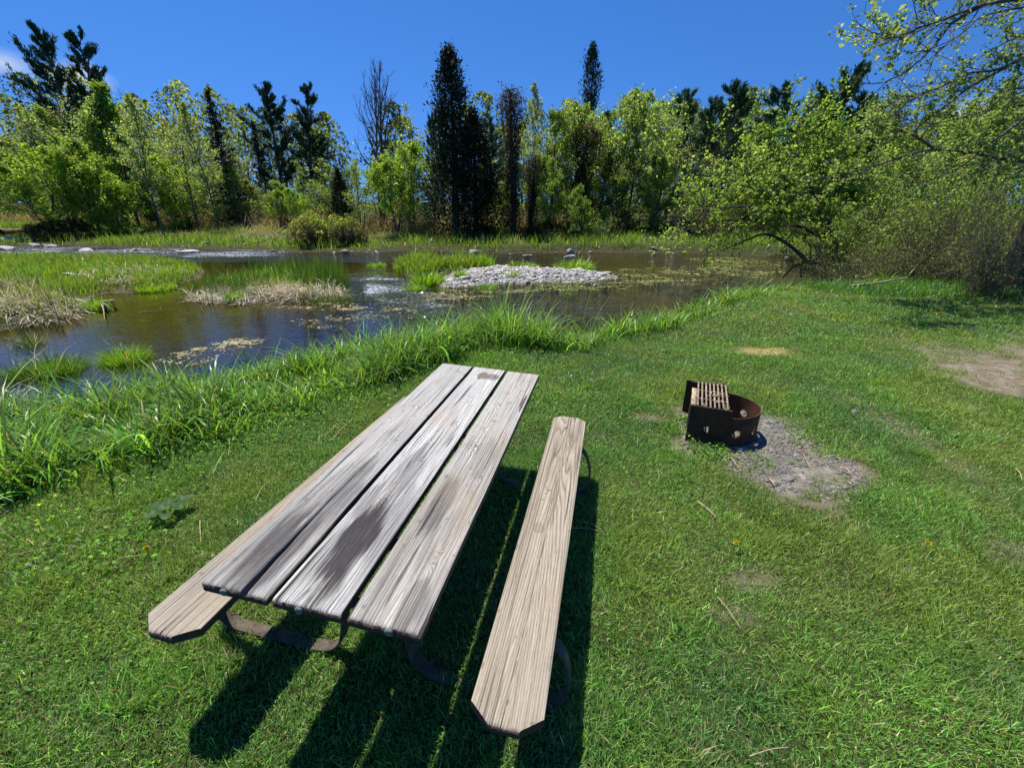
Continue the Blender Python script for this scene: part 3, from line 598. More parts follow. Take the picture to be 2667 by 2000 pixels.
    Qs = np.concatenate([np.stack([j+k*m, j+(k+1)*m, j2+(k+1)*m, j2+k*m], -1) for k in range(3)])
    isend = (np.abs(SV[:, 1]) > L/2-max(ch, .01)-.002)[:, None]
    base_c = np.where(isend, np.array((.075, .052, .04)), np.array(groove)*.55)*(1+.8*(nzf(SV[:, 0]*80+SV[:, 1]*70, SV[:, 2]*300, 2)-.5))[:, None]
    mb.add(SV, Qs, c=np.clip(base_c, .01, .6))
    # underside
    bl = np.array([[-hw[k]+.001, v[k], -.038] for k in range(0, nv, 29)]); br = bl*np.array((-1, 1, 1)); kb = len(bl); jb = np.arange(kb-1)
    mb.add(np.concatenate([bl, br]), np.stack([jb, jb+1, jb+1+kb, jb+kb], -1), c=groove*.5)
    o = mb.build(name, MWd, table, smooth=False); o.location = (u0, v0, ztop); return o
G1c = (.64, .62, .58); G1g = (.10, .087, .076); T1c = (.47, .405, .31); T1g = (.16, .13, .092); DK = (.030, .026, .025)
uc = [-.2595*1.0, 0, .2595]; uc = [-1*(PWD+.0243), 0, PWD+.0243]; Lt = 2.186; zt = .7473; zb = .4627
tag(plank('tabletop_plank', uc[0], 0, Lt, zt, 101, (.62, .605, .56), (.12, .105, .085), [(-.02, .32, .009), (-.045, .24, .008), (.03, .30, .012), (.0, -.02, .011), (.055, .95, .012), (-.07, .14, .008), (-.04, -.93, .010)],
      [(.01, -.88, .08, .26, .72, DK), (.055, -.62, .045, .30, .55, DK), (.0, -.55, .06, .22, .3, DK), (.02, .75, .07, .12, .22, (.2, .17, .15))], freq=118, heart=-.3, amp=.8,
      crack=[(-1.1, .036, .0085), (-.95, .030, .006), (-.75, .028, .0035), (-.4, .03, .0022), (0, .045, .0012), (.35, .03, .0016), (.8, .05, .001), (1.1, .06, .0)], vsplit=.006), 'table plank split lengthwise at its near end')
tag(plank('tabletop_plank', uc[1], 0, Lt, zt+.002, 102, (.70, .685, .64), (.12, .105, .085), [(.035, .18, .017), (-.03, -.52, .018), (.01, -.08, .016), (.03, .55, .009), (.05, .42, .008), (.0, -.22, .012)],
      [(-.015, -.84, .060, .25, .97, DK), (.0, -.33, .06, .20, .40, DK), (-.05, -.58, .05, .12, .45, DK), (.02, .93, .09, .06, .75, (.10, .065, .05)), (-.04, .22, .07, .16, .3, (.33, .25, .17)), (.07, -.65, .03, .2, .3, DK)], freq=105, heart=.3, amp=1.4), 'table plank with a dark stain and a scorched far end')
tag(plank('tabletop_plank', uc[2], 0, Lt, zt-.001, 103, (.61, .585, .53), (.125, .105, .083), [(.03, .93, .012), (-.03, .68, .013), (-.06, .50, .013), (-.02, .35, .011), (-.05, .17, .012), (-.06, -.02, .02), (.055, -.28, .013), (.045, -.80, .016)],
      [(-.05, -.50, .055, .20, .50, DK), (.0, -.70, .05, .2, .3, DK), (.06, -1.0, .04, .1, .5, DK), (-.02, -.33, .07, .15, .3, (.3, .22, .14)), (.07, -.55, .03, .2, .35, (.32, .25, .15)), (.03, -.1, .05, .15, .25, DK)], freq=118, heart=-.28, amp=1.0), 'table plank with a row of round knots')
tag(plank('bench_seat', .5262+PWD/2, -.0388, 2.154, zb, 104, T1c, T1g, [(.03, .62, .006), (.03, .48, .006)], [(-.03, -.18, .022, .035, .45, (.16, .13, .11)), (-.06, .72, .03, .12, .35, (.22, .18, .14)), (-.04, .10, .012, .012, .6, (.14, .09, .06))],
      ch=.052, e=.068, freq=105, heart=.0, amp=.5, cath=-.9, crack=[(-1.1, -.008, .0010), (-.3, .006, .0009), (.3, .004, .0007), (.9, .014, .0008), (1.1, .014, .0006)]), 'tan bench plank with clipped corners, cracked down the middle')
tag(plank('bench_seat', -.7131+PWD/2, -.0388, 2.154, zb, 105, (.47, .41, .32), T1g, [(-.015, -.80, .016)], [(-.06, -.82, .03, .12, .3, (.2, .18, .16)), (.03, -.85, .04, .06, .25, (.3, .25, .2))],
      ch=.055, e=.070, freq=95, heart=-.25, amp=.6, crack=[(-1.1, .0, .002), (-.8, .004, .0016), (-.5, .004, 0), (1.1, 0, 0)]), 'tan bench plank running out from under the tabletop')
lb_ = [q for q in bpy.data.objects if q.name.startswith('bench_seat')][-1]; lb_.rotation_euler.z = -.026; lb_.location.x += .013
def ribbon(mb, path, v0, wid, th, n=40, c=(1, 1, 1)):
    p = smooth_path([(a, 0, b_) for a, b_ in path], n)[:, [0, 2]]; t = np.gradient(p, axis=0); t /= np.linalg.norm(t, axis=1)[:, None]; nn = np.stack([-t[:, 1], t[:, 0]], -1)
    b_ = .0015; prof = [(-wid/2+b_, -th/2), (wid/2-b_, -th/2), (wid/2, -th/2+b_), (wid/2, th/2-b_), (wid/2-b_, th/2), (-wid/2+b_, th/2), (-wid/2, th/2-b_), (-wid/2, -th/2+b_)]
    R = np.array([[(p[i, 0]+nn[i, 0]*z_, v0+y_, p[i, 1]+nn[i, 1]*z_) for y_, z_ in prof] for i in range(n)]); m = 8
    q = np.arange(n-1)[:, None]*m+np.arange(m)[None]; q2 = np.arange(n-1)[:, None]*m+(np.arange(m)[None]+1) % m
    mb.add(R.reshape(-1, 3), np.stack([q, q2, q2+m, q+m], -1).reshape(-1, 4), c=c)
    for k in (0, n-1): mb.add(R[k], [[0, 1, 2, 3], [0, 3, 4, 7], [4, 5, 6, 7]], c=c)
zt0, zb0 = zt-.040, zb-.040
for v0 in (-.735, .735):
    mb = MB()
    for sg in (-1, 1):
        ribbon(mb, [(sg*.53, zb0-.004), (sg*.62, zb0-.004), (sg*.70, zb0-.012), (sg*.775, .36), (sg*.822, .26), (sg*.832, .15), (sg*.805, .06), (sg*.745, .016), (sg*.66, .008), (sg*.45, .008), (sg*.31, .010), (sg*.235, .028), (sg*.18, .085), (sg*.152, .18), (sg*.142, .40), (sg*.138, zt0-.03), (sg*.138, zt0-.002)], v0, .058, .010, 90)
        mb2 = []
    ribbon(mb, [(-.36, zt0-.005), (-.1, zt0-.005), (.1, zt0-.005), (.36, zt0-.005)], v0, .062, .009, 12)
    ribbon(mb, [(-.13, .34), (0, .34), (.13, .34)], v0, .05, .009, 6)
    mb.build('leg_frame', M_frame, table, smooth=False)
mb = MB(); tube(mb, [(0, -.735, .33), (0, 0, .33), (0, .735, .33)], .016, 10); mb.build('crossbar', M_frame, table)
for bu in (-.296, -.024, .278):
    mb = MB(); a = np.linspace(0, 2*np.pi, 17)[:-1]
    for k, (rr, dd) in enumerate(((.0135, 0), (.0145, -.004), (.012, -.007), (.006, -.0085))):
        mb.add(np.stack([rr*np.cos(a), np.full(16, dd-Lt/2-.001), rr*np.sin(a)], -1))
    j = np.arange(16); j2 = (j+1) % 16
    mb.add(np.array([[0, -Lt/2-.0098, 0]])); mb.Q = [np.concatenate([np.stack([j+k*16, j2+k*16, j2+(k+1)*16, j+(k+1)*16], -1) for k in range(3)])]; mb.T = [np.stack([j+48, j2+48, np.full(16, 64)], -1)]
    o = mb.build('bolt_cap', M_bolt, table, smooth=True); o.location = (bu, 0, zt-.018)

# ------------------------------------------------------------------ fire ring
FX, FY = 1.895, 3.535; FZ = float(height(FX, FY))-.004
fire = empty('fire_ring', (FX, FY, FZ), math.radians(-22)); tag(fire, 'rusty black steel fire ring with round holes and a flat grate', 'fire ring')
def holed_sheet(w, h, holes, hr, ns, nz):
    """flat sheet 0..w by 0..h with round holes, triangulated"""
    vs = []; es = []
    def loop(pts):
        b0 = len(vs); vs.extend(pts); n = len(pts); es.extend([(b0+k, b0+(k+1) % n) for k in range(n)])
    loop([(w*k/ns, 0) for k in range(ns)]+[(w, h*k/nz) for k in range(nz)]+[(w-w*k/ns, h) for k in range(ns)]+[(0, h-h*k/nz) for k in range(nz)])
    for hx, hz in holes: loop([(hx+hr*math.cos(a), hz+hr*math.sin(a)) for a in np.linspace(0, 2*np.pi, 21)[:-1]])
    for ix in range(1, ns):
        for iz in range(1, nz):
            q = (w*ix/ns, h*iz/nz)
            if all(math.hypot(q[0]-a, q[1]-b_) > hr*1.25 for a, b_ in holes): vs.append(q)
    V2, E2, F2, *_ = geometry.delaunay_2d_cdt([Vector(q) for q in vs], es, [], 0, 1e-6)
    F = []
    for f in F2:
        cx = sum(V2[i].x for i in f)/3; cz = sum(V2[i].y for i in f)/3
        if all(math.hypot(cx-a, cz-b_) > hr*.985 for a, b_ in holes): F.append(f)
    return np.array([(q.x, q.y) for q in V2]), np.array(F)
FR = .288; FH = .275
angs = [a_ % 360 for a_ in (-118, -68, -29, 10, 47, 80, 125, 165, 203)]
w = 2*np.pi*FR; V2, F = holed_sheet(w, FH, [(w*a/360, .125) for a in angs], .035, 96, 6)
a = V2[:, 0]/w*2*np.pi; rt = np.random.default_rng(5)
dent = 1+.012*np.sin(a*3+1)
P = np.stack([FR*np.cos(a)*dent, FR*np.sin(a)*dent, V2[:, 1]], -1); Pi = P*np.array((1-.006/FR, 1-.006/FR, 1))
rust = np.clip(np.array((1.0, .8, .7))[None]*(1+1.2*(vn(a*3, P[:, 2]*18, 3)-.45))[:, None], .3, 3)
mb = MB(); mb.add(P, T=F, c=rust); mb.add(Pi, T=F[:, ::-1], c=rust*1.5)
for z_ in (FH, 0):
    aa = np.linspace(0, 2*np.pi, 97)[:-1]; dn_ = 1+.012*np.sin(aa*3+1); A1 = np.stack([FR*np.cos(aa)*dn_, FR*np.sin(aa)*dn_, 0*aa+z_], -1); B1 = A1*np.array((1-.006/FR, 1-.006/FR, 1)); j = np.arange(96); j2 = (j+1) % 96
    mb.add(np.concatenate([A1, B1]), np.stack([j, j2, j2+96, j+96], -1), c=(1.6, 1.3, 1.1))
mb.build('steel_ring', M_metal, fire, smooth=False)
def plate(y0, x0, x1, zt_, holes, lug=0):
    V2, F = holed_sheet(x1-x0, zt_, [(hx-x0, hz) for hx, hz in holes], .035, 14, 8)
    # round the top right corner
    V2 = V2.copy(); q = V2[:, 1]-(zt_-.03); rx = np.where(q > 0, .03-np.sqrt(np.clip(.03**2-q*q, 0, 1)), 0); V2[:, 0] = V2[:, 0]-rx*(V2[:, 0]/(x1-x0))
    mb = MB(); cc = np.clip(np.array((.9, .75, .68))[None]*(1+1.0*(vn(V2[:, 0]*12, V2[:, 1]*12, 3)-.5))[:, None], .3, 2)
    A = np.stack([V2[:, 0]+x0, 0*V2[:, 0]+y0, V2[:, 1]], -1); mb.add(A, T=F, c=cc); mb.add(A+np.array((0, .006, 0)), T=F[:, ::-1], c=cc)
    b0 = [(x0, 0), (x1, 0), (x1, zt_-.03)]+[(x1-.03+.03*math.cos(t), zt_-.03+.03*math.sin(t)) for t in np.linspace(0, math.pi/2, 6)[1:]]+[(x0, zt_)]
    n = len(b0); R = np.array([(x_, y0, z_) for x_, z_ in b0]+[(x_, y0+.006, z_) for x_, z_ in b0]); j = np.arange(n); j2 = (j+1) % n
    mb.add(R, np.stack([j, j2, j2+n, j+n], -1), c=(1.2, 1, .9)); return mb
plate(-FR-.008, -.285, .045, .345, [(-.134, .135)]).build('side_plate', M_metal, fire)
plate(FR+.002, -.335, .035, .345, [(-.134, .135)]).build('side_plate', M_metal, fire)
def box(mb, x0, x1, y0, y1, z0, z1, c=(1, 1, 1)):
    V = [(x_, y_, z_) for z_ in (z0, z1) for y_ in (y0, y1) for x_ in (x0, x1)]
    mb.add(V, [[0, 2, 3, 1], [4, 5, 7, 6], [0, 1, 5, 4], [2, 6, 7, 3], [0, 4, 6, 2], [1, 3, 7, 5]], c=c)
gt = empty('grate', (0, 0, .349)); gt.parent = fire
for k in range(8):
    mb = MB(); xx = -.232+.0335*k; box(mb, xx-.0068, xx+.0068, -.302, .262, 0, .007, (.9, .85, .8)); mb.build('grate_bar', M_grate, gt)
mb = MB(); box(mb, -.285, -.243, -.298, .09, -.001, .005, (1.25, 1.15, .95)); mb.build('shelf_strip', M_grate, gt)
mb = MB()
for yy in (-.12, .075): tube(mb, [(-.27, yy, -.004), (.012, yy, -.004)], .0035, 6, (1.2, 1.1, .9))
tube(mb, [(-.29, -.296, -.006), (.035, -.296, -.006)], .006, 6, (.25, .2, .18)); tube(mb, [(-.29, .262, -.005), (.03, .262, -.005)], .006, 6, (.25, .2, .18)); mb.build('cross_rod', M_grate, gt)
mb = MB(); tube(mb, [(-.12, .262, .002), (-.125, .285, .018), (-.12, .31, .024), (-.075, .315, .024), (-.03, .31, .024), (-.025, .285, .018), (-.03, .262, .002)], .007, 6, (.3, .25, .22)); mb.build('handle', M_grate, gt)
r = np.random.default_rng(3)
for k in range(12):
    mb = MB(); P = np.array([[r.normal(-.10, .03), r.normal(-.03, .05), .010]])
    a_ = r.uniform(0, 6.283); l_ = r.uniform(.01, .028); d_ = np.array((math.cos(a_)*l_, math.sin(a_)*l_, r.normal(0, .003))); tube(mb, [P[0]-d_, P[0]+r.normal(0, .004, 3)*np.array((1, 1, .2)), P[0]+d_], (.003, .007, .003), 5, tuple(np.array((.9, .75, .55))*r.uniform(.5, 1))); mb.build('charred_scrap', M_straw, gt)
mb = MB(); r = np.random.default_rng(6); q = r.uniform(0, 6.283, 700); rr = FR*.93*np.sqrt(r.random(700)); stones(mb, np.c_[rr*np.cos(q), rr*np.sin(q), .012+0*q], .022*np.exp(r.normal(0, .4, 700)), r, (.24, .21, .17)); o = mb.build('ash_bed', M_stone, fire)

# ------------------------------------------------------------------ trees
ZUP = np.array((0, 0, 1.))
def unit(v): return v/(np.linalg.norm(v)+1e-9)
def grow(r, p, d, L, n, wan, trop):
    pts = [np.array(p, float)]; d = unit(np.array(d, float))
    for k in range(n):
        d = unit(d+r.normal(0, wan, 3)+trop*ZUP); pts.append(pts[-1]+d*L/n)
    return np.array(pts)
def side_dir(r, t, ang, az=None):
    a = r.uniform(0, 2*np.pi) if az is None else az
    ref = ZUP if abs(t[2]) < .95 else np.array((1., 0, 0)); u = unit(np.cross(t, ref)); v = np.cross(t, u)
    return unit(t*math.cos(ang)+math.sin(ang)*(u*math.cos(a)+v*math.sin(a)))
def sprout(r, tk, LP, limb, L2, n2, n3, nleaf, lr, jit=.1, trop=.06, f0=.25, ang=(.5, 1.1), rr=.02, twigs=True, sides=3, hang=0):
    """second and third order twigs along one limb; leaf places go to LP"""
    n = len(limb)-1
    for k in range(n2):
        f = f0+(1-f0)*(k+r.random())/n2; x_ = f*n; i = min(int(x_), n-1); p = limb[i]+(limb[i+1]-limb[i])*(x_-i); t = unit(limb[i+1]-limb[i])
        L = L2*(1.15-.6*f)*r.uniform(.6, 1.25); b = grow(r, p, side_dir(r, t, r.uniform(*ang)), L, 4, .16, trop)
        tube(tk, b, np.linspace(rr, rr*.35, 5), sides)
        for m in range(n3):
            g = .25+.75*(m+r.random())/n3; x2 = g*4; j = min(int(x2), 3); p2 = b[j]+(b[j+1]-b[j])*(x2-j); t2 = unit(b[j+1]-b[j])
            L3 = L*.45*r.uniform(.5, 1.2); c_ = grow(r, p2, side_dir(r, t2, r.uniform(.4, 1.0)), L3, 2, .2, trop-hang)
            if twigs: tube(tk, c_, (rr*.45, rr*.3, rr*.15), 3)
            if nleaf: 
                q = r.random(nleaf)**.7; P = np.where(q[:, None] < .5, c_[0]+(c_[1]-c_[0])*q[:, None]*2, c_[1]+(c_[2]-c_[1])*(q[:, None]*2-1)); LP.append(P+r.normal(0, jit, P.shape))
def leafcol(P, r, base, alt, var=.2):
    k = sm(.35, .65, vn(P[:, 0]*.7+P[:, 2]*.5+20, P[:, 1]*.7+P[:, 2]*.4+20, 2)+r.normal(0, .12, len(P)))[:, None]
    return tint(len(P), r, base, var, .08)*(1-k)+tint(len(P), r, alt, var, .08)*k
def decid(seed, H, R, cb, n1, n2, n3, nl, ls, base, alt, stems=1, up=(.35, .9), rt_=.014, jit=.14, lean=0, bark=(1, 1, 1), top=.75, trop=.05, twigs=True, wan=.05):
    r = np.random.default_rng(seed); tk = MB(); LP = []
    for s_ in range(stems):
        d0 = unit(np.array((r.normal(0, .10*(stems > 1)+.02)+lean, r.normal(0, .10*(stems > 1)+.02), 1))); tr_ = grow(r, (r.normal(0, .12)*(stems > 1), r.normal(0, .12)*(stems > 1), -.3), d0, H*.97*(1 if s_ == 0 else r.uniform(.7, .95)), 12, wan, .03)
        tube(tk, tr_, np.linspace(H*rt_, H*rt_*.12, 13)*(1 if s_ == 0 else .7), 7)
        for k in range(n1//stems):
            f = cb+(1-cb)*((k+r.random())/(n1//stems)); x_ = f*12; i = min(int(x_), 11); p = tr_[i]+(tr_[i+1]-tr_[i])*(x_-i); tt = (f-cb)/(1-cb)
            prof = (math.sin(math.pi*min(1, .22+tt*.78))**.7)*(1-.35*tt) if top < .9 else 1-.5*tt
            L = R*1.35*max(prof, .25)*r.uniform(.65, 1.2); el = r.uniform(*up)*.8+tt*.35; az = k*2.4+r.uniform(-.5, .5)
            d = np.array((math.cos(az)*math.cos(el), math.sin(az)*math.cos(el), math.sin(el))); b = grow(r, p, d, L, 6, .10, trop)
            tube(tk, b, np.linspace(H*rt_*.38*(1-.6*tt), H*rt_*.07, 7), 4)
            sprout(r, tk, LP, b, L*.5, n2, n3, int(nl*1.5+.5) if nl > 1 else nl, 0, jit, trop, rr=H*rt_*.09, twigs=twigs)
    crown = None
    if nl:
        ls *= 1.02
        P = np.concatenate(LP); crown = MB(); leaves(crown, P, ls*np.exp(r.normal(0, .3, len(P))), leafcol(P, r, base, alt), r, aspect=.75, flat=.2)
    return [('trunk', tk.mesh('trunk', M_bark), H)]+([('crown', crown.mesh('crown', M_leaf), H)] if crown else [])
def pine(seed, H, R, cb, nb, base=(.022, .05, .018), open_=1.0, lean=0):
    r = np.random.default_rng(seed); tk = MB(); P = []; D = []
    tr_ = grow(r, (0, 0, -.3), (lean, 0, 1), H*1.0, 14, .02, .02); tube(tk, tr_, np.linspace(H*.017, H*.003, 15), 7)
    for k in range(nb):
        f = cb+(1-cb)*((k+r.random())/nb); x_ = f*14; i = min(int(x_), 13); p = tr_[i]+(tr_[i+1]-tr_[i])*(x_-i); tt = (f-cb)/(1-cb)
        L = R*1.3*(1-tt**2*.72)*r.uniform(.35, 1.15)*(.55+.45*min(1, tt*4)); az = r.uniform(0, 6.283); el = .05+.7*tt+r.normal(0, .1)
        b = grow(r, p, (math.cos(az)*math.cos(el), math.sin(az)*math.cos(el), math.sin(el)), L, 5, .07, .09); tube(tk, b, np.linspace(H*.0045, H*.001, 6), 3)
        for m in range(int(5+L*5*open_)):
            g = .3+.7*r.random()**.8; x2 = g*5; j = min(int(x2), 4); p2 = b[j]+(b[j+1]-b[j])*(x2-j); t2 = unit(b[j+1]-b[j]); d = unit(side_dir(r, t2, r.uniform(.3, 1.1))+.25*ZUP); e = p2+d*L*.3*r.uniform(.3, 1)
            nn_ = 22; q = r.random((nn_, 1)); P.append(p2+(e-p2)*q+r.normal(0, .09, (nn_, 3))); D.append(np.tile(unit(d+.45*ZUP), (nn_, 1)))
    P = np.concatenate(P); D = np.concatenate(D); n = len(P); mb = MB()
    leaves(mb, P, .27*np.exp(r.normal(0, .25, n)), tint(n, r, np.array(base)*1.3, .4, .1), r, aspect=.22, dirs=D)
    return [('trunk', tk.mesh('trunk', M_bark), H), ('crown', mb.mesh('crown', M_needle), H)]
def spruce(seed, H, R, base=(.018, .034, .016), droop=.25, dens=1.0, powr=1.0):
    r = np.random.default_rng(seed); tk = MB(); P = []; D = []; tr_ = np.array([(0, 0, -.3), (0, 0, H*.5), (0, 0, H)]); tube(tk, tr_, (H*.015, H*.009, H*.002), 7); nb = int(H*16*dens)
    for k in range(nb):
        f = .08+.92*(k+r.random())/nb; L = R*(1-f)**powr*r.uniform(.6, 1.15)+.12; az = r.uniform(0, 6.283); b = grow(r, (0, 0, H*f), (math.cos(az), math.sin(az), -droop+.4*f), L, 4, .05, .08); tube(tk, b, np.linspace(.03, .008, 5), 3)
        nn_ = int(8+L*16); g = r.random(nn_)**.7*4; j = np.minimum(g.astype(int), 3); p2 = b[j]+(b[j+1]-b[j])*(g-j)[:, None]; P.append(p2+r.normal(0, .07, (nn_, 3))+np.array((0, 0, -.06))); dd = r.normal(0, .5, (nn_, 3))+unit(b[-1]-b[0]); D.append(dd)
    P = np.concatenate(P); D = np.concatenate(D); n = len(P); mb = MB(); leaves(mb, P, .24*np.exp(r.normal(0, .25, n)), tint(n, r, base, .3, .1), r, aspect=.3, dirs=D)
    return [('trunk', tk.mesh('trunk', M_bark), H), ('crown', mb.mesh('crown', M_needle), H)]
def cedar(seed, H, prof, n, base=(.022, .036, .014), size=.19, cb=.02, brown=.12, lobes=26):
    """ragged column: prof = [(height fraction, radius)]"""
    r = np.random.default_rng(seed); tk = MB(); tube(tk, grow(r, (0, 0, -.3), (0, 0, 1), H*.98, 8, .015, .02), np.linspace(H*.022, H*.002, 9), 7)
    C = []; mb = MB(); k = 0; fz = np.array([p_[0] for p_ in prof]); fr_ = np.array([p_[1] for p_ in prof])
    nb = int(H*lobes)
    for k in range(nb):
        f = cb+(1-cb)*r.random()**.95; R = np.interp(f, fz, fr_); az = r.uniform(0, 6.283); rr = R*(.35+.75*r.random()**.6); c0 = np.array((math.cos(az)*rr, math.sin(az)*rr, f*H)); m = max(4, int(n/nb)); s_ = .10+.16*R
        up = r.normal(0, 1, (m, 3))*np.array((s_, s_, s_*1.9)); C.append(c0+up)
        if k % 3 == 0: tube(tk, [(0, 0, f*H-.1-.2*R), (c0[0]*.5, c0[1]*.5, f*H), c0+np.array((0, 0, .1))], (.02, .014, .006), 3)
    P = np.concatenate(C); P = P[P[:, 2] > .15]; n = len(P); col = tint(n, r, base, .35, .12); bb = r.random(n) < brown; col[bb] = tint(bb.sum(), r, (.07, .052, .035), .3)
    D = np.stack([P[:, 0]*.5, P[:, 1]*.5, np.full(n, .9)], -1)+r.normal(0, .5, (n, 3)); leaves(mb, P, size*np.exp(r.normal(0, .3, n)), col, r, aspect=.4, dirs=D)
    return [('trunk', tk.mesh('trunk', M_bark), H), ('crown', mb.mesh('crown', M_needle), H)]
def snag(seed, H, R):
    """dead stem wrapped in hanging vines"""
    r = np.random.default_rng(seed); tk = MB(); tr_ = grow(r, (0, 0, -.3), (0, 0, 1), H, 10, .03, .03); tube(tk, tr_, np.linspace(.22, .05, 11), 7); vm_ = MB(); P = []
    for k in range(420):
        f = r.random()**.8; x_ = f*10; i = min(int(x_), 9); p = tr_[i]+(tr_[i+1]-tr_[i])*(x_-i); az = r.uniform(0, 6.283); L = R*r.uniform(.3, 1.1)*(.65+.5*(f > .8)+.35*(f < .25)); e = p+np.array((math.cos(az)*L, math.sin(az)*L, L*.3)); dn_ = e-np.array((r.normal(0, .1), r.normal(0, .1), r.uniform(.5, 2.2)))
        dn_[2] = max(dn_[2], .1); b = smooth_path([p, e, (e+dn_)/2+r.normal(0, .06, 3), dn_], 7); tube(vm_, b, (.016, .014, .011, .009, .007, .006, .004), 3, tuple(np.array((.8, .62, .5))*r.uniform(.4, 1.1)))
        P.append(b[2+r.integers(0, 4, 14)]+r.normal(0, .1, (14, 3)))
    P = np.concatenate(P); n = len(P); mb = MB(); col = tint(n, r, (.05, .045, .025), .35, .1); leaves(mb, P, .11*np.exp(r.normal(0, .3, n)), col, r, aspect=.6)
    return [('trunk', tk.mesh('trunk', M_bark), H), ('vines', vm_.mesh('vines', M_bark), H), ('foliage', mb.mesh('foliage', M_leaf), H)]
def shrub(seed, H, R, ns, nl, ls, base, alt, dead=.3, arch=.9, stemc=(1.5, 1.25, .95), sw=.012):
    r = np.random.default_rng(seed); tk = MB(); LP = []
    for k in range(ns):
        az = r.uniform(0, 6.283); b0 = np.array((r.normal(0, R*.28), r.normal(0, R*.28), -.1)); d = np.array((math.cos(az)*arch*.6, math.sin(az)*arch*.6, 1)); L = H*r.uniform(.6, 1.35); b = grow(r, b0, d, L, 8, .13, .02-arch*.11)
        tube(tk, b, np.linspace(sw, sw*.3, 9), 3, tuple(np.array(stemc)*r.uniform(.5, 1.3)))
        sprout(r, tk, LP, b, L*.3, 7, 3, nl if r.random() > dead else 0, 0, .05, -.02, f0=.15, rr=sw*.4)
    mb = MB(); P = np.concatenate(LP); P = P[P[:, 2] > .05]; leaves(mb, P, ls*np.exp(r.normal(0, .3, len(P))), leafcol(P, r, base, alt), r, aspect=.7, flat=.2)
    return [('stems', tk.mesh('stems', M_bark), H), ('foliage', mb.mesh('foliage', M_leaf), H)]
YG = (.27, .40, .055); YG2 = (.19, .30, .05); LG = (.22, .32, .08); LG2 = (.28, .37, .12); DG = (.10, .17, .04); PL = (.30, .36, .17); OL = (.17, .21, .085)
def dome(seed, H, R, base, alt, n=5200, nst=300):
    r = np.random.default_rng(seed); tk = MB(); mb = MB(); d = r.normal(0, 1, (n, 3)); d[:, 2] = np.abs(d[:, 2])*.9; d /= np.linalg.norm(d, axis=1)[:, None]
    lump = .62+.85*(vn(d[:, 0]*2.5+seed, d[:, 1]*2.5+d[:, 2]*2, 3)-.2); sh = r.random(n)**.35; P = d*np.array((R, R, H))*(lump*(.72+.28*sh))[:, None]; P = P[(P[:, 2] > .32*H) | (r.random(n) < .22)]
    leaves(mb, P+np.array((0, 0, .1)), .085*np.exp(r.normal(0, .3, len(P))), leafcol(P, r, base, alt, .3), r, aspect=.75, flat=.2)
    for k in range(nst):
        a = r.uniform(0, 6.283); rr = R*r.uniform(.55, 1.0); z_ = H*r.uniform(.45, .85); q_ = np.array((math.cos(a)*rr, math.sin(a)*rr, z_*math.sqrt(max(.1, 1-(rr/R)**2*.7)))); tube(tk, smooth_path([(math.cos(a)*rr*.2, math.sin(a)*rr*.2, 0), q_*np.array((.6, .6, 1)), q_, q_*np.array((1.03, 1.03, .15))], 7), np.linspace(.014, .006, 7), 3, tuple(np.array((1.3, 1.0, .75))*r.uniform(.5, 1.2)))
    return [('stems', tk.mesh('stems', M_bark), H), ('foliage', mb.mesh('foliage', M_leaf), H)]
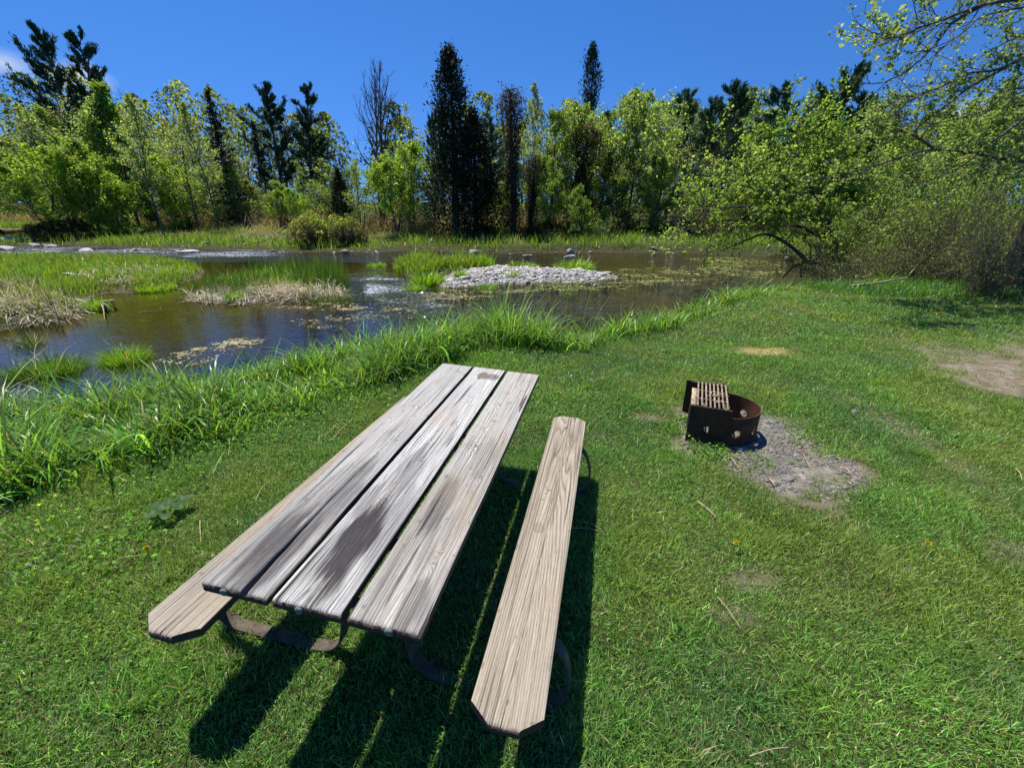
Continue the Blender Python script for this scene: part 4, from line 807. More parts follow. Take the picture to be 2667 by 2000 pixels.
PR = {
 'domeA': dome(261, 1.9, 1.25, (.26, .36, .06), (.28, .30, .10), nst=190), 'domeB': dome(262, 1.8, 1.35, (.26, .36, .06), (.20, .24, .07)),
 'mapleA': decid(201, 9, 2.9, .16, 34, 7, 5, 8, .15, YG, YG2, stems=2),
 'mapleB': decid(202, 9, 2.4, .14, 32, 7, 5, 8, .14, LG, YG2, stems=3),
 'mapleC': decid(203, 9, 3.2, .20, 36, 7, 5, 7, .15, LG, LG2, stems=1, up=(.2, .8)),
 'mapleD': decid(204, 9, 2.6, .10, 34, 7, 5, 6, .14, YG2, OL, stems=2),
 'plume': decid(205, 11, 2.0, .10, 44, 6, 5, 7, .13, YG2, LG, stems=1, up=(.5, 1.1), rt_=.011),
 'poplarA': decid(206, 11, 1.9, .30, 30, 6, 4, 4, .12, PL, LG2, stems=1, up=(.6, 1.1), rt_=.010, jit=.10),
 'poplarB': decid(207, 11, 2.2, .25, 26, 7, 4, 3, .12, PL, LG2, stems=2, up=(.55, 1.1), rt_=.010, jit=.10),
 'bareA': decid(208, 10, 2.3, .25, 22, 7, 5, 0, .1, PL, PL, stems=2, up=(.6, 1.1), rt_=.012, trop=.08),
 'bareB': decid(209, 10, 2.6, .2, 24, 7, 5, 1, .1, PL, OL, stems=3, up=(.5, 1.1), rt_=.011, trop=.08),
 'dead': decid(210, 10, 2.6, .45, 30, 7, 3, 0, .1, PL, PL, stems=2, up=(.75, 1.1), rt_=.023, trop=.09, bark=(.5, .5, .5), wan=.03),
 'thin': decid(211, 8, 1.5, .15, 22, 6, 4, 4, .11, OL, LG, stems=2, up=(.6, 1.1), rt_=.010),
 'pineA': pine(221, 16, 3.0, .35, 60), 'pineB': pine(222, 16, 2.5, .30, 62, open_=1.1), 'pineC': pine(223, 12, 3.1, .12, 90, (.050, .095, .028)), 'pineD': pine(224, 12, 2.6, .15, 74, (.050, .10, .04), .9),
 'spruce': spruce(225, 13, 2.4),
 'cedarA': cedar(231, 13, [(0, 1.1), (.1, 1.9), (.25, 1.75), (.42, 1.1), (.6, .85), (.75, .9), (.86, .62), (.95, .35), (1, .08)], 15000),
 'cedarB': cedar(232, 9, [(0, .9), (.12, 1.5), (.4, 1.3), (.65, .9), (.85, .5), (1, .08)], 11000),
 'cedarC': cedar(233, 13, [(0, 1.0), (.2, 1.3), (.5, 1.1), (.7, .5), (.82, .95), (.92, .7), (1, .1)], 11000, (.026, .046, .022)),
 'snag': snag(234, 9, .75),
 'shrubA': shrub(241, 2.2, 1.5, 90, 4, .06, OL, YG2, .45, stemc=(1.9, 1.6, 1.2)), 'shrubB': shrub(242, 2.4, 1.4, 130, 2, .06, OL, LG, .6, stemc=(2.6, 2.1, 1.55)),
 'shrubC': shrub(243, 1.6, 1.6, 60, 7, .10, DG, YG2, .3), 'shrubD': shrub(244, 2.4, 1.5, 60, 7, .06, YG2, LG, .25),
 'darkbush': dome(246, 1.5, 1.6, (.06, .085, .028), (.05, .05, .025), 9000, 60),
}
def plant(key, name, label, cat, px, py, Y, ws=1.0, rot=None, group=None, zb_=None, seed=[0]):
    q = aty(px, py, Y); zb0_ = float(height(q[0], Y)) if zb_ is None else zb_; Hh = q[2]-zb0_; seed[0] += 1
    r0 = random.Random(seed[0]*7+3); s = Hh/PR[key][0][2]; e_ = empty(name, (q[0], Y, zb0_), r0.uniform(0, 6.28) if rot is None else rot)
    e_.scale = (s*ws, s*ws, s); tag(e_, label, cat, group)
    for nm, me, _ in PR[key]:
        c_ = bpy.data.objects.new(nm, me); COL.objects.link(c_); c_.parent = e_
    return e_
GB = 'trees on the far bank of the river'
T_ = [
 # tall evergreens against the sky
 ('pineA','pine_tree','tallest dark white pine, leaning, at the left end of the tree line','tree',92,66,43,.95),
 ('pineB','pine_tree','second dark pine standing just right of the tallest left pine','tree',160,82,44,.9),
 ('spruce','spruce_tree','narrow pointed dark spruce standing alone in the left tree line','tree',446,194,37,1.25),
 ('pineA','pine_tree','left one of the two shaggy pines beyond the straw meadow','tree',567,186,41,1.05),
 ('pineB','pine_tree','right one of the two shaggy pines beyond the straw meadow','tree',634,188,42,1.1),
 ('spruce','spruce_tree','short dark spruce tucked left of the two shaggy pines','tree',545,262,40,1.0),
 ('cedarA','cedar_tree','tall ragged black-green cedar rising from the bank at the centre','tree',968,108,27,1.3),
 ('cedarB','cedar_tree','shorter dark cedar touching the right side of the tall centre cedar','tree',1022,245,27.5,1.3),
 ('cedarC','cedar_tree','slim cedar whose dark tip shows above the vine-hung trees','tree',1281,104,33,.72),
 ('pineD','pine_tree','blue-green pine seen behind the cedars against the sky','tree',1064,262,39,1.1),
 ('pineD','pine_tree','small blue-green pine top showing left of the tall cedar','tree',936,252,42,.55),
 ('pineC','pine_tree','dark pine rising over the bare grey thicket, first of the right row','tree',1470,208,40,1.0),
 ('pineD','pine_tree','slim pine second in the row behind the grey thicket','tree',1540,218,42,.95),
 ('pineC','pine_tree','dark bushy pine third in the row behind the grey thicket','tree',1608,196,40,1.3),
 ('pineD','pine_tree','blue-green pine just above the leaning maple crown','tree',1706,188,43,1.3),
 ('pineC','pine_tree','big dark pine tallest behind the right side of the leaning maple','tree',1830,166,37,1.3),
 ('pineC','pine_tree','darker pine at the right edge of the pine row','tree',1888,215,40,1.3),
 # bare and dead trees
 ('dead','dead_tree','tall leafless dead tree with forked top against the blue sky','dead tree',790,112,33,.66),
 ('bareB','bare_tree','spreading leafless tree in front of the left pines','tree',45,185,36,1.1),
 ('bareA','bare_tree','leafless grey tree right of the feathery green crown','tree',300,198,40,.8),
 ('bareA','bare_tree','small leafless tree leaning left of the bright green maple','tree',742,305,36,.7),
 ('bareB','bare_tree','wiry bare tree between the right pines and the yellow-green crowns','tree',1500,268,33,.8),
 ('bareA','bare_tree','thin grey leafless tree behind the reach of calm water','tree',1560,262,34,.8),
 ('bareB','bare_tree','grey brushy bare tree left of the leaning maple crown','tree',1530,300,30,.8),
 ('bareA','bare_tree','grey twiggy tree in the far wood left of the dead tree','tree',700,328,38,.8),
 ('snag','vine_snag','dead stub of a tree wrapped in hanging brown vines','dead tree',1108,186,27,1.1),
 ('snag','vine_snag','short dark vine-draped trunk right of the tall vine stub','dead tree',1150,330,27,1.5),
 ('snag','vine_snag','dark vine-draped trunk under the tip of the slim cedar','dead tree',1262,260,28,1.6),
 # left mass of spring green
 ('mapleA','maple_tree','bright yellow-green tree at the very left above the rocky shore','tree',40,300,30,1.2),
 ('mapleD','maple_tree','olive-green tree behind the leftmost bright crown','tree',10,215,37,1.1),
 ('plume','maple_tree','tall feathery green crown under the left pines','tree',175,168,36,1.15),
 ('mapleC','maple_tree','broad green tree right of the feathery crown','tree',225,235,37,1.0),
 ('mapleB','maple_tree','yellow-green tree low in front of the feathery crown','tree',140,285,31,1.25),
 ('mapleA','maple_tree','rounded lime-green tree above the dark bush on the left bank','tree',210,340,31.5,1.1),
 ('poplarA','poplar_tree','thin-leaved tree with dark slanting trunk in the left wood','tree',262,190,31.5,.85),
 ('poplarB','poplar_tree','pale thin-leaved tree left of the pointed spruce','tree',352,200,34.5,.75),
 ('poplarA','poplar_tree','slender pale poplar with a straight dark trunk beside the spruce','tree',402,215,33,.8),
 ('poplarB','poplar_tree','misty pale tree right behind the pointed spruce','tree',490,262,43,.7),
 ('mapleB','maple_tree','green tree behind the meadow below the pale poplars','tree',300,345,36,1.2),
 ('mapleA','maple_tree','yellow-green tree low in front of the slender poplar','tree',372,330,36,1.1),
 ('mapleC','maple_tree','yellow-green tree hiding the foot of the pointed spruce','tree',440,360,36,1.1),
 ('mapleD','maple_tree','dull green tree between spruce and shaggy pines','tree',510,345,37,1.0),
 ('mapleB','maple_tree','low light green tree at the foot of the shaggy pines','tree',585,385,34.5,1.1),
 ('thin','maple_tree','thin tall sapling right of the shaggy pines','tree',655,345,36,1.1),
 ('mapleA','maple_tree','small bright tree behind the viny bank mounds','tree',640,400,33,.9),
 ('thin','maple_tree','grey-green sapling cluster left of the dead tree','tree',700,352,33,1.1),
 ('cedarB','cedar_tree','dull dark conifer in shade left of the dead tree','tree',728,368,33,1.1),
 ('thin','maple_tree','grey-green sapling beneath the dead tree','tree',764,345,32,1.2),
 ('thin','maple_tree','dim grey-green tree filling the gap right of the shaggy pines','tree',682,338,38,1.5),
 ('mapleD','maple_tree','dim olive tree behind the shaded conifer left of the dead tree','tree',735,352,40,1.1),
 ('poplarB','maple_tree','pale thin tree just right behind the dead tree','tree',800,340,41,1.0),
 # centre
 ('mapleA','maple_tree','round lime-green maple glowing on the bank beneath the dead tree','tree',840,292,29,.92),
 ('poplarB','maple_tree','arching half-leafed tree between the lime maple and tall cedar','tree',866,216,30,.95),
 ('thin','maple_tree','thin viny tree touching the left side of the tall cedar','tree',922,330,28.5,1.1),
 ('mapleB','maple_tree','low sunlit yellow-green tree in the gap right of the cedars','tree',1082,388,32,.85),
 ('mapleD','maple_tree','background green tree behind the gap right of the cedars','tree',1062,345,41,1.1),
 ('poplarA','poplar_tree','wispy poplar top behind the vine-wrapped stub','tree',1160,166,32,.65),
 ('mapleD','maple_tree','green crown rising just right of the vine-wrapped stub','tree',1196,232,29.5,.8),
 ('mapleB','maple_tree','light-leaved tree over the shaded cut bank','tree',1190,330,26.6,.8),
 ('mapleC','maple_tree','leafy green tree below the slim cedar tip','tree',1250,225,30,.75),
 ('mapleD','maple_tree','green tree right behind the slim cedar','tree',1318,218,31,.8),
 ('mapleB','maple_tree','low leafy tree overhanging the far water right of centre','tree',1258,395,26.2,.9),
 ('mapleC','maple_tree','wide pale green crown left of the grey thicket','tree',1382,200,31,.9),
 ('poplarB','maple_tree','pale green rounded crown beside the grey thicket','tree',1440,222,33,.95),
 ('mapleD','maple_tree','olive tree standing on the low bank right of the cut bank','tree',1345,300,29.5,1.0),
 ('mapleB','maple_tree','shaded green tree at the far end of the calm reach','tree',1430,330,29,.95),
 ('mapleA','maple_tree','small bright sapling on the low right bank','tree',1300,440,27.5,.9),
 ('mapleD','maple_tree','dark olive tree beyond the grey thicket','tree',1500,380,31,1.1),
 ('mapleD','maple_tree','olive tree low behind the leaning maple','tree',1640,360,29,1.1),
 ('mapleC','maple_tree','green tree half hidden behind the leaning maple crown','tree',1760,330,27,1.0),
 # right side
 ('poplarB','poplar_tree','hazy pale green tree beyond the thicket at the right','tree',1960,265,26,1.0),
 ('mapleD','maple_tree','muted green tree above the middle of the right thicket','tree',2020,262,21,1.0),
 ('mapleC','maple_tree','muted green tree above the right thicket near the frame edge','tree',2120,230,19,1.0),
 ('poplarA','poplar_tree','pale leafy tree at the upper right behind the thicket','tree',2205,165,21,1.0),
 ('mapleD','maple_tree','green tree behind the leaning maple trunk and thicket','tree',1905,330,22,.9),
]
for t in T_: plant(t[0], t[1], t[2], t[3], t[4], t[5], t[6], t[7])
S_ = [
 ('domeA','viny_bush','vine-covered round bush, left of two on the far bank','bush',662,453,24.6,.95),
 ('domeB','viny_bush','vine-covered round bush, right of two on the far bank','bush',740,462,24.8,.95),
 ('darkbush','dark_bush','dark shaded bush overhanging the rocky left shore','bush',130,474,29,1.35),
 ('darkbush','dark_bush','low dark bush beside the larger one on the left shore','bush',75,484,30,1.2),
 ('shrubC','bush','low green bush in the left meadow','bush',250,470,31,1.1),
 ('shrubC','bush','grey-green bush in front of the meadow wood','bush',395,470,35,1.2),
 ('shrubA','bush','green bush on the far bank below the lime maple','bush',900,462,28.5,1.1),
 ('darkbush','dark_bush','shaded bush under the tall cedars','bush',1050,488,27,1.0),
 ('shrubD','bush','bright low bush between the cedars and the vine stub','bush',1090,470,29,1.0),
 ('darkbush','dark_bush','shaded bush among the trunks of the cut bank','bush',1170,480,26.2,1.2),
 ('shrubD','bush','pale leafy bush hanging over the water right of the cut bank','bush',1280,462,26,1.2),
 ('shrubC','bush','dull green bush on the low bank right of centre','bush',1400,470,28.5,1.4),
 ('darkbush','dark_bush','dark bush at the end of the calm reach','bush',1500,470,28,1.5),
 ('shrubD','thicket_shrub','sunlit green shrub at the foot of the leaning maple','shrub',1862,452,13.6,.85),
 ('shrubA','thicket_shrub','green shrub in the right thicket above the tall grass','shrub',1950,462,13.2,.85),
 ('shrubB','thicket_shrub','tan brambly shrub at the water end of the right thicket','shrub',1845,525,12.4,.95),
 ('shrubB','thicket_shrub','tangle of bare tan stems low in the right thicket','shrub',1935,535,11.9,1.0),
 ('shrubA','thicket_shrub','leafy shrub in the middle of the right thicket','shrub',2030,430,12.8,.75),
 ('shrubB','thicket_shrub','brown tangled shrub in the middle of the right thicket','shrub',2010,520,11.4,1.0),
 ('shrubD','thicket_shrub','taller yellow-green shrub behind the middle of the right thicket','shrub',2000,385,15,.9),
 ('shrubA','thicket_shrub','tall loose shrub near the big trunk on the right','shrub',2105,360,12.6,.7),
 ('shrubB','thicket_shrub','brown stemmed shrub left of the big right trunk','shrub',2085,455,11.4,.9),
 ('shrubB','thicket_shrub','low tan bramble left of the big right trunk','shrub',2125,540,10.9,.9),
 ('shrubA','thicket_shrub','green shrub touching the left side of the big right trunk','shrub',2135,450,11.6,.75),
 ('shrubD','thicket_shrub','yellow-leaved shrub climbing beside the big right trunk','shrub',2150,330,13.5,.7),
 ('shrubB','thicket_shrub','dark tangled bramble wrapped round the big right trunk','shrub',2196,450,9.5,.55),
 ('shrubD','thicket_shrub','leafy shrub behind the leaning maple trunk','shrub',1900,400,16.5,.9),
]
for t in S_: plant(*t[:8])

# maple leaning over the water
def r3(x_, y_): return ((1700+x_/2.0734)/K, y_/2.0734/K)
def limb(pts): return np.array([aty(*r3(a, b_), Yy) for a, b_, Yy in pts])
LYG = (.28, .38, .10)
lm = empty('leaning_maple', tuple(limb([(1030, 1400, 15.2)])[0])); tag(lm, 'maple with pale new leaves leaning far out over the water', 'tree')
o0 = np.array(lm.location); r = np.random.default_rng(301); tk = MB(); LP = []
def addlimb(pts, r0, r1_, n=16, sides=6):
    P = smooth_path(limb(pts), n)-o0; tube(tk, P, np.linspace(r0, r1_, n)*(1+.12*(r.random(n)-.5)), sides); return P
tr_ = [(1050,1440,15.2),(1000,1390,15.2),(930,1290,15.3),(900,1200,15.5),(870,1080,15.6)]
addlimb(tr_, .17, .11)
dl = addlimb([(1010,1425,15.0),(950,1425,14.8),(850,1420,14.6),(780,1360,14.5),(700,1300,14.4),(600,1265,14.2),(480,1310,14.0),(380,1350,13.8)], .085, .015, 24)
addlimb([(860,1415,14.6),(790,1428,14.4),(745,1455,14.3),(702,1500,14.2)], .06, .02)
addlimb([(800,1425,14.5),(800,1500,14.5)], .035, .02); addlimb([(850,1420,14.6),(850,1330,14.5),(820,1290,14.4)], .03, .01); addlimb([(870,1390,14.6),(890,1300,14.6)], .02, .008)
tg = [(150,1140,13.6),(140,1230,13.4),(230,1110,15),(330,1050,14),(340,830,15.2),(400,960,14),(480,770,15),(620,700,15.5),(700,600,15.6),(830,560,16),(905,545,16.4),(1010,700,16.4),(1170,690,16.6),(1230,820,16),(1100,900,15.2),(550,900,14.4),(700,980,14.2),(900,1000,14.6),(620,1150,13.8),(1050,1060,15.4),(780,820,15),(300,1270,13.5),(520,1060,14.2),(950,830,15.8),(430,1180,13.9),(750,1130,14),(1150,1000,15.6),(560,800,15.4)]
for k, (x_, y_, Yy) in enumerate(tg):
    st = tr_[1+k % 4] if k % 3 else tr_[3]; mx_ = (st[0]*.5+x_*.5+r.normal(0, 25), st[1]*.5+y_*.5-abs(x_-st[0])*.10+r.normal(0, 20), (st[2]+Yy)/2+r.normal(0, .3))
    P = addlimb([st, (st[0]*.8+mx_[0]*.2+r.normal(0, 12), st[1]*.8+mx_[1]*.2-20, st[2]), mx_, (x_, y_, Yy)], .065, .012, 12, 5)
    L = np.linalg.norm(P[-1]-P[0]); sprout(r, tk, LP, P, max(.75, L*.36), 15, 5, 9, 0, .05, .05, f0=.3, rr=.014)
for k in range(9):
    q0 = dl[10+k]; b = grow(r, q0, (r.normal(-.4, .3), r.normal(-.2, .3), -.6), r.uniform(.5, 1.1), 5, .2, -.02); tube(tk, b, np.linspace(.012, .004, 6), 3)
tk.build('trunk', M_bark, lm); P = np.concatenate(LP); mb = MB(); leaves(mb, P, .082*np.exp(r.normal(0, .28, len(P))), leafcol(P, r, LYG, (.18, .29, .045)), r, aspect=.8, flat=.25); mb.build('crown', M_leaf, lm)

# big tree at the right edge, its limbs reaching into the picture
q = aty(2196, 600, 10.0); bt = empty('maple_tree', (q[0], 10.0, 0)); tag(bt, 'big dark-trunked tree at the right edge with limbs hanging across the sky', 'tree')
o0 = np.array(bt.location); r = np.random.default_rng(302); tk = MB(); LP = []
tube(tk, [(0, 0, -.2), (.02, 0, .8), (.1, 0, 3), (.35, .1, 6), (.6, 0, 10), (.6, 0, 13)], (.40, .31, .27, .25, .2, .1), 10, (.5, .48, .46))
RL = [
 ([(2900,-500,10.8),(2300,-120,9.6),(2005,-5,9),(1900,5,8.8),(1790,30,8.7),(1700,75,8.6),(1610,130,8.5),(1560,200,8.4),(1440,330,8.3),(1330,415,8.3),(1230,452,8.3),(1130,455,8.3)], .075, .006, 14, 1),
 ([(1790,25,8.7),(1690,60,8.6),(1560,110,8.5),(1420,160,8.5),(1300,205,8.4),(1200,180,8.4)], .03, .005, 12, 9),
 ([(2900,-100,10.8),(2250,40,9.6),(1900,60,9.2),(1720,130,9),(1650,200,9),(1560,260,8.9),(1500,340,8.9),(1470,400,8.9)], .05, .006, 12, 6),
 ([(2900,200,10.9),(2300,180,10),(2005,310,9.6),(1880,380,9.5),(1700,480,9.4),(1560,590,9.3),(1480,650,9.3),(1405,712,9.3)], .07, .012, 14, 8),
 ([(2005,310,9.6),(1850,380,9.3),(1700,400,9.2),(1560,470,9.1),(1420,520,9.1),(1360,540,9.1)], .03, .005, 12, 9),
 ([(2900,250,10.9),(2300,400,10.2),(2005,640,9.9),(1900,720,9.8),(1790,800,9.7),(1680,890,9.7),(1560,950,9.6),(1470,985,9.6),(1380,1015,9.6)], .055, .008, 16, 9),
 ([(2700,900,11),(2100,880,10.4),(1890,860,10.2),(1700,822,10),(1530,808,9.9),(1400,830,9.8),(1300,865,9.8),(1150,910,9.7),(1000,962,9.6)], .075, .008, 18, 8),
 ([(1530,810,9.9),(1420,740,9.7),(1330,700,9.7),(1210,690,9.6)], .025, .005, 10, 8),
 ([(2700,500,11),(2100,560,10.4),(1800,600,10),(1650,640,9.8),(1500,670,9.7),(1350,640,9.7),(1280,600,9.7)], .04, .006, 14, 9),
 ([(2700,0,10.9),(2200,-60,10),(1950,-30,9.8),(1700,-20,9.5),(1500,20,9.4),(1440,60,9.4)], .035, .006, 14, 9),
 ([(2700,-100,10.9),(2200,100,10),(1980,200,9.8),(1850,260,9.6),(1740,330,9.6)], .035, .006, 12, 10),
 ([(2700,500,10.9),(2200,500,10.2),(1980,480,10),(1850,520,9.8),(1760,600,9.8)], .035, .006, 12, 10),
 ([(2700,700,10.9),(2200,700,10.3),(1980,760,10.1),(1850,880,10),(1700,960,9.9)], .035, .006, 12, 9),
]
for pts, a0, a1, n2, nl in RL:
    P = addlimb(pts, a0, a1, 26, 6); L = .85 if nl > 1 else .7
    sprout(r, tk, LP, P, L, n2*2, 4, nl, 0, .035, .04, f0=.32, ang=(.35, .9), rr=.010)
tk.build('trunk', M_bark, bt); P = np.concatenate(LP); mb = MB(); leaves(mb, P, .056*np.exp(r.normal(0, .28, len(P))), leafcol(P, r, (.25, .33, .12), (.17, .25, .08)), r, aspect=.75, flat=.25); mb.build('crown', M_leaf, bt)

# undergrowth and the wood behind
ug = MB(); st = MB(); r = np.random.default_rng(401)
n = 46000; x = r.uniform(-56, 40, n); y0 = np.interp(x, [-56, -30, -12, -4, 6, 14, 40], [46, 39, 34, 30, 28.5, 29, 26]); y = y0+np.abs(r.normal(0, 2.4, n)); hh = .5+1.7*sm(.3, .7, vn(x*.35, y*.2, 3)); z = height(x, y)+hh*r.random(n)**.8
c = leafcol(np.c_[x, y, z], r, (.05, .075, .018), (.11, .105, .06), .3); br = r.random(n) < .3; c[br] = tint(br.sum(), r, (.13, .095, .065), .3)
leaves(ug, np.c_[x, y, z], .17*np.exp(r.normal(0, .3, n)), c, r, aspect=.5)
n = 9000; x = r.uniform(-56, 40, n); y = np.interp(x, [-56, -30, -12, -4, 6, 14, 40], [45, 38, 33, 29.4, 28, 28, 25.4])+np.abs(r.normal(0, 1.2, n))
blades(ug, np.c_[x, y, height(x, y)], r.uniform(.5, 1.8, n), .03*np.ones(n), r.uniform(0, 6.28, n), np.abs(r.normal(.3, .3, n)), r.uniform(0, .8, n), 3, tint(n, r, (.20, .165, .12), .3), r, .3)
o = ug.build('undergrowth', M_leaf); tag(o, 'brown and green brush at the foot of the far trees', 'undergrowth', kind='stuff')
fw = MB(); r = np.random.default_rng(402)
for k in range(95):
    x0 = r.uniform(-92, 84); y0 = r.uniform(50, 66)+max(0, (abs(x0)-30))*.15; H = r.uniform(9.5, 13)*(1+.12*math.sin(x0*.11)); b = grow(r, (x0, y0, -.5), (r.normal(0, .05), 0, 1), H*.95, 5, .03, .02); tube(fw, b, np.linspace(.16, .03, 6), 4, (.11, .095, .08))
    m = 1500; f = r.random(m); rad = H*.30*np.sin(np.pi*np.clip(.12+.88*f, 0, 1))**.6; az = r.uniform(0, 6.283, m); rr = rad*np.sqrt(r.random(m)); P = np.c_[x0+rr*np.cos(az), y0+rr*np.sin(az), .6+f*(H-.6)]
    P += .8*(np.stack([vn(P[:, 0], P[:, 2]), vn2(P[:, 1], P[:, 2]), vn(P[:, 0]+9, P[:, 1])], -1)-.5); colr = [(.17, .23, .05), (.22, .27, .07), (.12, .16, .04), (.04, .065, .03)][r.integers(0, 4)]
    leaves(fw, P, .34*np.exp(r.normal(0, .3, m)), tint(m, r, colr, .3, .1), r, aspect=.6)
o = fw.build('far_wood', M_leaf); tag(o, 'deep green wood closing the view behind the bank trees', 'wood', kind='stuff')

# ------------------------------------------------------------------ small things
def clump(name, px, py, R, h, n, label, w=.008, z=WZ, seed=0, col=(.18, .34, .03), dry=.05):
    q = at(px, py, z); r = np.random.default_rng(500+seed); zz = max(float(height(q[0], q[1])), z-.06)
    e_ = empty(name, (q[0], q[1], zz)); tag(e_, label, 'grass clump'); a = r.uniform(0, 6.283, n); rr = R*np.sqrt(r.random(n))
    mb = MB(); c = tint(n, r, col, .3, .1); d_ = r.random(n) < dry; c[d_] = tint(d_.sum(), r, (.45, .36, .2), .2)
    blades(mb, np.c_[rr*np.cos(a), rr*np.sin(a), -.03+0*a], h*np.exp(r.normal(0, .22, n))*(1.15-.5*(rr/R)**2), w*np.exp(r.normal(0, .25, n)), np.where(r.random(n) < .75, a+r.normal(0, .6, n), r.uniform(0, 6.283, n)), .1+.55*rr/R*r.random(n), r.uniform(.2, 1.5, n), 4, c, r); mb.build('blades', M_bank, e_)
    mb = MB(); k = np.linspace(0, 2*np.pi, 13)[:-1]; V = np.concatenate([np.c_[R*.8*np.cos(k), R*.8*np.sin(k), 0*k-.10], np.c_[R*.7*np.cos(k), R*.7*np.sin(k), 0*k-.0], [[0, 0, .03]]]); j = np.arange(12); j2 = (j+1) % 12
    mb.add(V, np.stack([j, j2, j2+12, j+12], -1), np.stack([j+12, j2+12, np.full(12, 24)], -1), c=(.09, .07, .04)); mb.build('root_mat', M_ground, e_); return e_
clump('grass_tussock', 271, 778, .30, .30, 1500, 'round bright green tussock alone in the still water at the left', seed=1)
clump('grass_tussock', 112, 800, .40, .30, 1900, 'wide darker tussock in the water, left of the round one', seed=2, col=(.10, .22, .03))
clump('grass_tussock', 25, 815, .16, .30, 300, 'small thin tussock at the left frame edge in the water', seed=3, col=(.10, .2, .03))
clump('grass_tussock', 925, 612, .50, .42, 800, 'dense tussock at the left tip of the gravel bar', .02, seed=4)
clump('grass_tussock', 895, 625, .30, .25, 350, 'low tussock in the water just left of the dense tussock', .02, seed=5)
clump('grass_tussock', 996, 607, .20, .30, 200, 'small tussock on the stones right of the dense tussock', .02, seed=6)
clump('grass_tussock', 812, 575, .35, .25, 300, 'small tussock far out left of the grassy islet', .025, seed=7)
clump('grass_tussock', 1240, 582, .7, .42, 700, 'large tussock behind the right half of the gravel bar', .03, seed=8)
clump('grass_tussock', 1125, 578, .7, .28, 420, 'flat tussock behind the middle of the gravel bar', .03, seed=9)
clump('grass_tussock', 1105, 602, .35, .16, 200, 'tiny green patch growing among the gravel bar stones', .02, seed=10)
clump('grass_tussock', 1050, 622, .35, .22, 260, 'green tuft at the water edge below the gravel bar', .016, seed=11)
clump('grass_tussock', 1228, 630, .28, .15, 130, 'faint sprig of grass in the water right below the gravel bar', .012, seed=12)
clump('grass_tussock', 510, 652, .22, .28, 420, 'bright green tuft in front of the reed islet', .014, seed=13)
clump('grass_tussock', 338, 626, .5, .22, 700, 'bright green tuft on the shore of the left island', .016, seed=14)
clump('grass_tussock', 205, 668, .3, .3, 400, 'green tuft at the end of the flattened reeds', .014, seed=15)
clump('grass_tussock', 60, 745, .18, .35, 160, 'thin reedy tuft in front of the flattened reeds', .01, seed=16, col=(.08, .16, .03))
# stones and boards one can point at
def rock(px, py, size, label, colr=(.5, .48, .45), z=WZ, seed=0, sq=.5, name='river_rock', ang=0, sx=1.0):
    r = np.random.default_rng(700+seed); q = at(px, py, z); zz = max(float(height(q[0], q[1])), z)
    mb = MB(); me = bpy.data.meshes.new(name); bm = __import__('bmesh').new(); B = __import__('bmesh').ops.create_icosphere(bm, subdivisions=3, radius=.5)
    P = np.array([v.co[:] for v in bm.verts]); F = np.array([[v.index for v in f.verts] for f in bm.faces]); bm.free(); bpy.data.meshes.remove(me)
    for k in range(9):
        d = unit(r.normal(0, 1, 3)); h_ = r.uniform(.24, .4); t = P@d; P -= np.clip(t-h_, 0, 1)[:, None]*d
    P *= 1+.05*(vn(P[:, 0]*6+seed, P[:, 1]*6+P[:, 2]*3, 2)-.5)[:, None]
    P *= np.array((size*sx, size, size*sq)); mb.add(P, T=F, c=colr)
    o = mb.build(name, M_stone); o.location = (q[0], q[1], zz+size*sq*.12); o.rotation_euler = (r.normal(0, .08), r.normal(0, .08), ang); tag(o, label, 'rock'); return o
rock(160, 616, .42, 'flat grey slab on the near shore of the left island', (.62, .61, .58), seed=1, sq=.3, sx=1.5)
rock(18, 528, 1.1, 'largest pale boulder at the left end of the far shore', (.55, .52, .47), seed=2)
rock(52, 524, .8, 'pale flat boulder right of the largest far-shore boulder', (.55, .52, .47), seed=3, sx=1.6, sq=.35)
rock(75, 532, .6, 'small pale boulder at the foot of the dark bush', (.5, .47, .43), seed=4)
rock(8, 540, .7, 'pale boulder at the water line in the left corner', (.55, .52, .47), seed=5, sx=1.5)
rock(110, 534, .5, 'brownish rock under the dark bush on the left shore', (.42, .36, .3), seed=6, sx=1.4)
rock(186, 541, .55, 'whitish rock in the riffle below the left meadow', (.62, .6, .58), seed=7, sx=1.6, sq=.4)
rock(290, 543, .45, 'small rock in the riffle left of the pale flat one', (.5, .47, .43), seed=8)
rock(408, 545, .6, 'pale flat rock at the water line of the meadow', (.6, .58, .55), seed=9, sx=1.8, sq=.35)
rock(442, 527, .5, 'grey rock in the grass of the far meadow edge', (.5, .48, .46), seed=10, z=-.35)
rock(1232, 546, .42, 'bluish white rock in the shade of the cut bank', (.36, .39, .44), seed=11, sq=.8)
rock(1138, 553, .35, 'small pale rock in front of the cut bank', (.42, .4, .36), seed=12, sx=1.6, sq=.3)
rock(1230, 556, .4, 'low pale rock awash right of the cut bank shade', (.6, .58, .54), seed=13, sx=1.5)
rock(1302, 604, .16, 'single pale stone in the water right of the gravel bar', (.62, .6, .56), seed=14)
rock(1285, 617, .14, 'lone stone below the right tip of the gravel bar', (.55, .52, .47), seed=15)
rock(1253, 590, .30, 'largest round stone on the crest of the gravel bar', (.62, .6, .57), seed=16, sq=.8)
rock(945, 588, .3, 'flat stone on the grassy left part of the gravel bar', (.5, .48, .45), seed=17, sx=1.5)
rock(1030, 588, .35, 'square grey stone at the top left of the gravel bar', (.52, .5, .47), seed=18)
rock(503, 603, .3, 'grey stone in the reeds left of the reed islet crest', (.5, .48, .45), seed=19, sx=1.5)
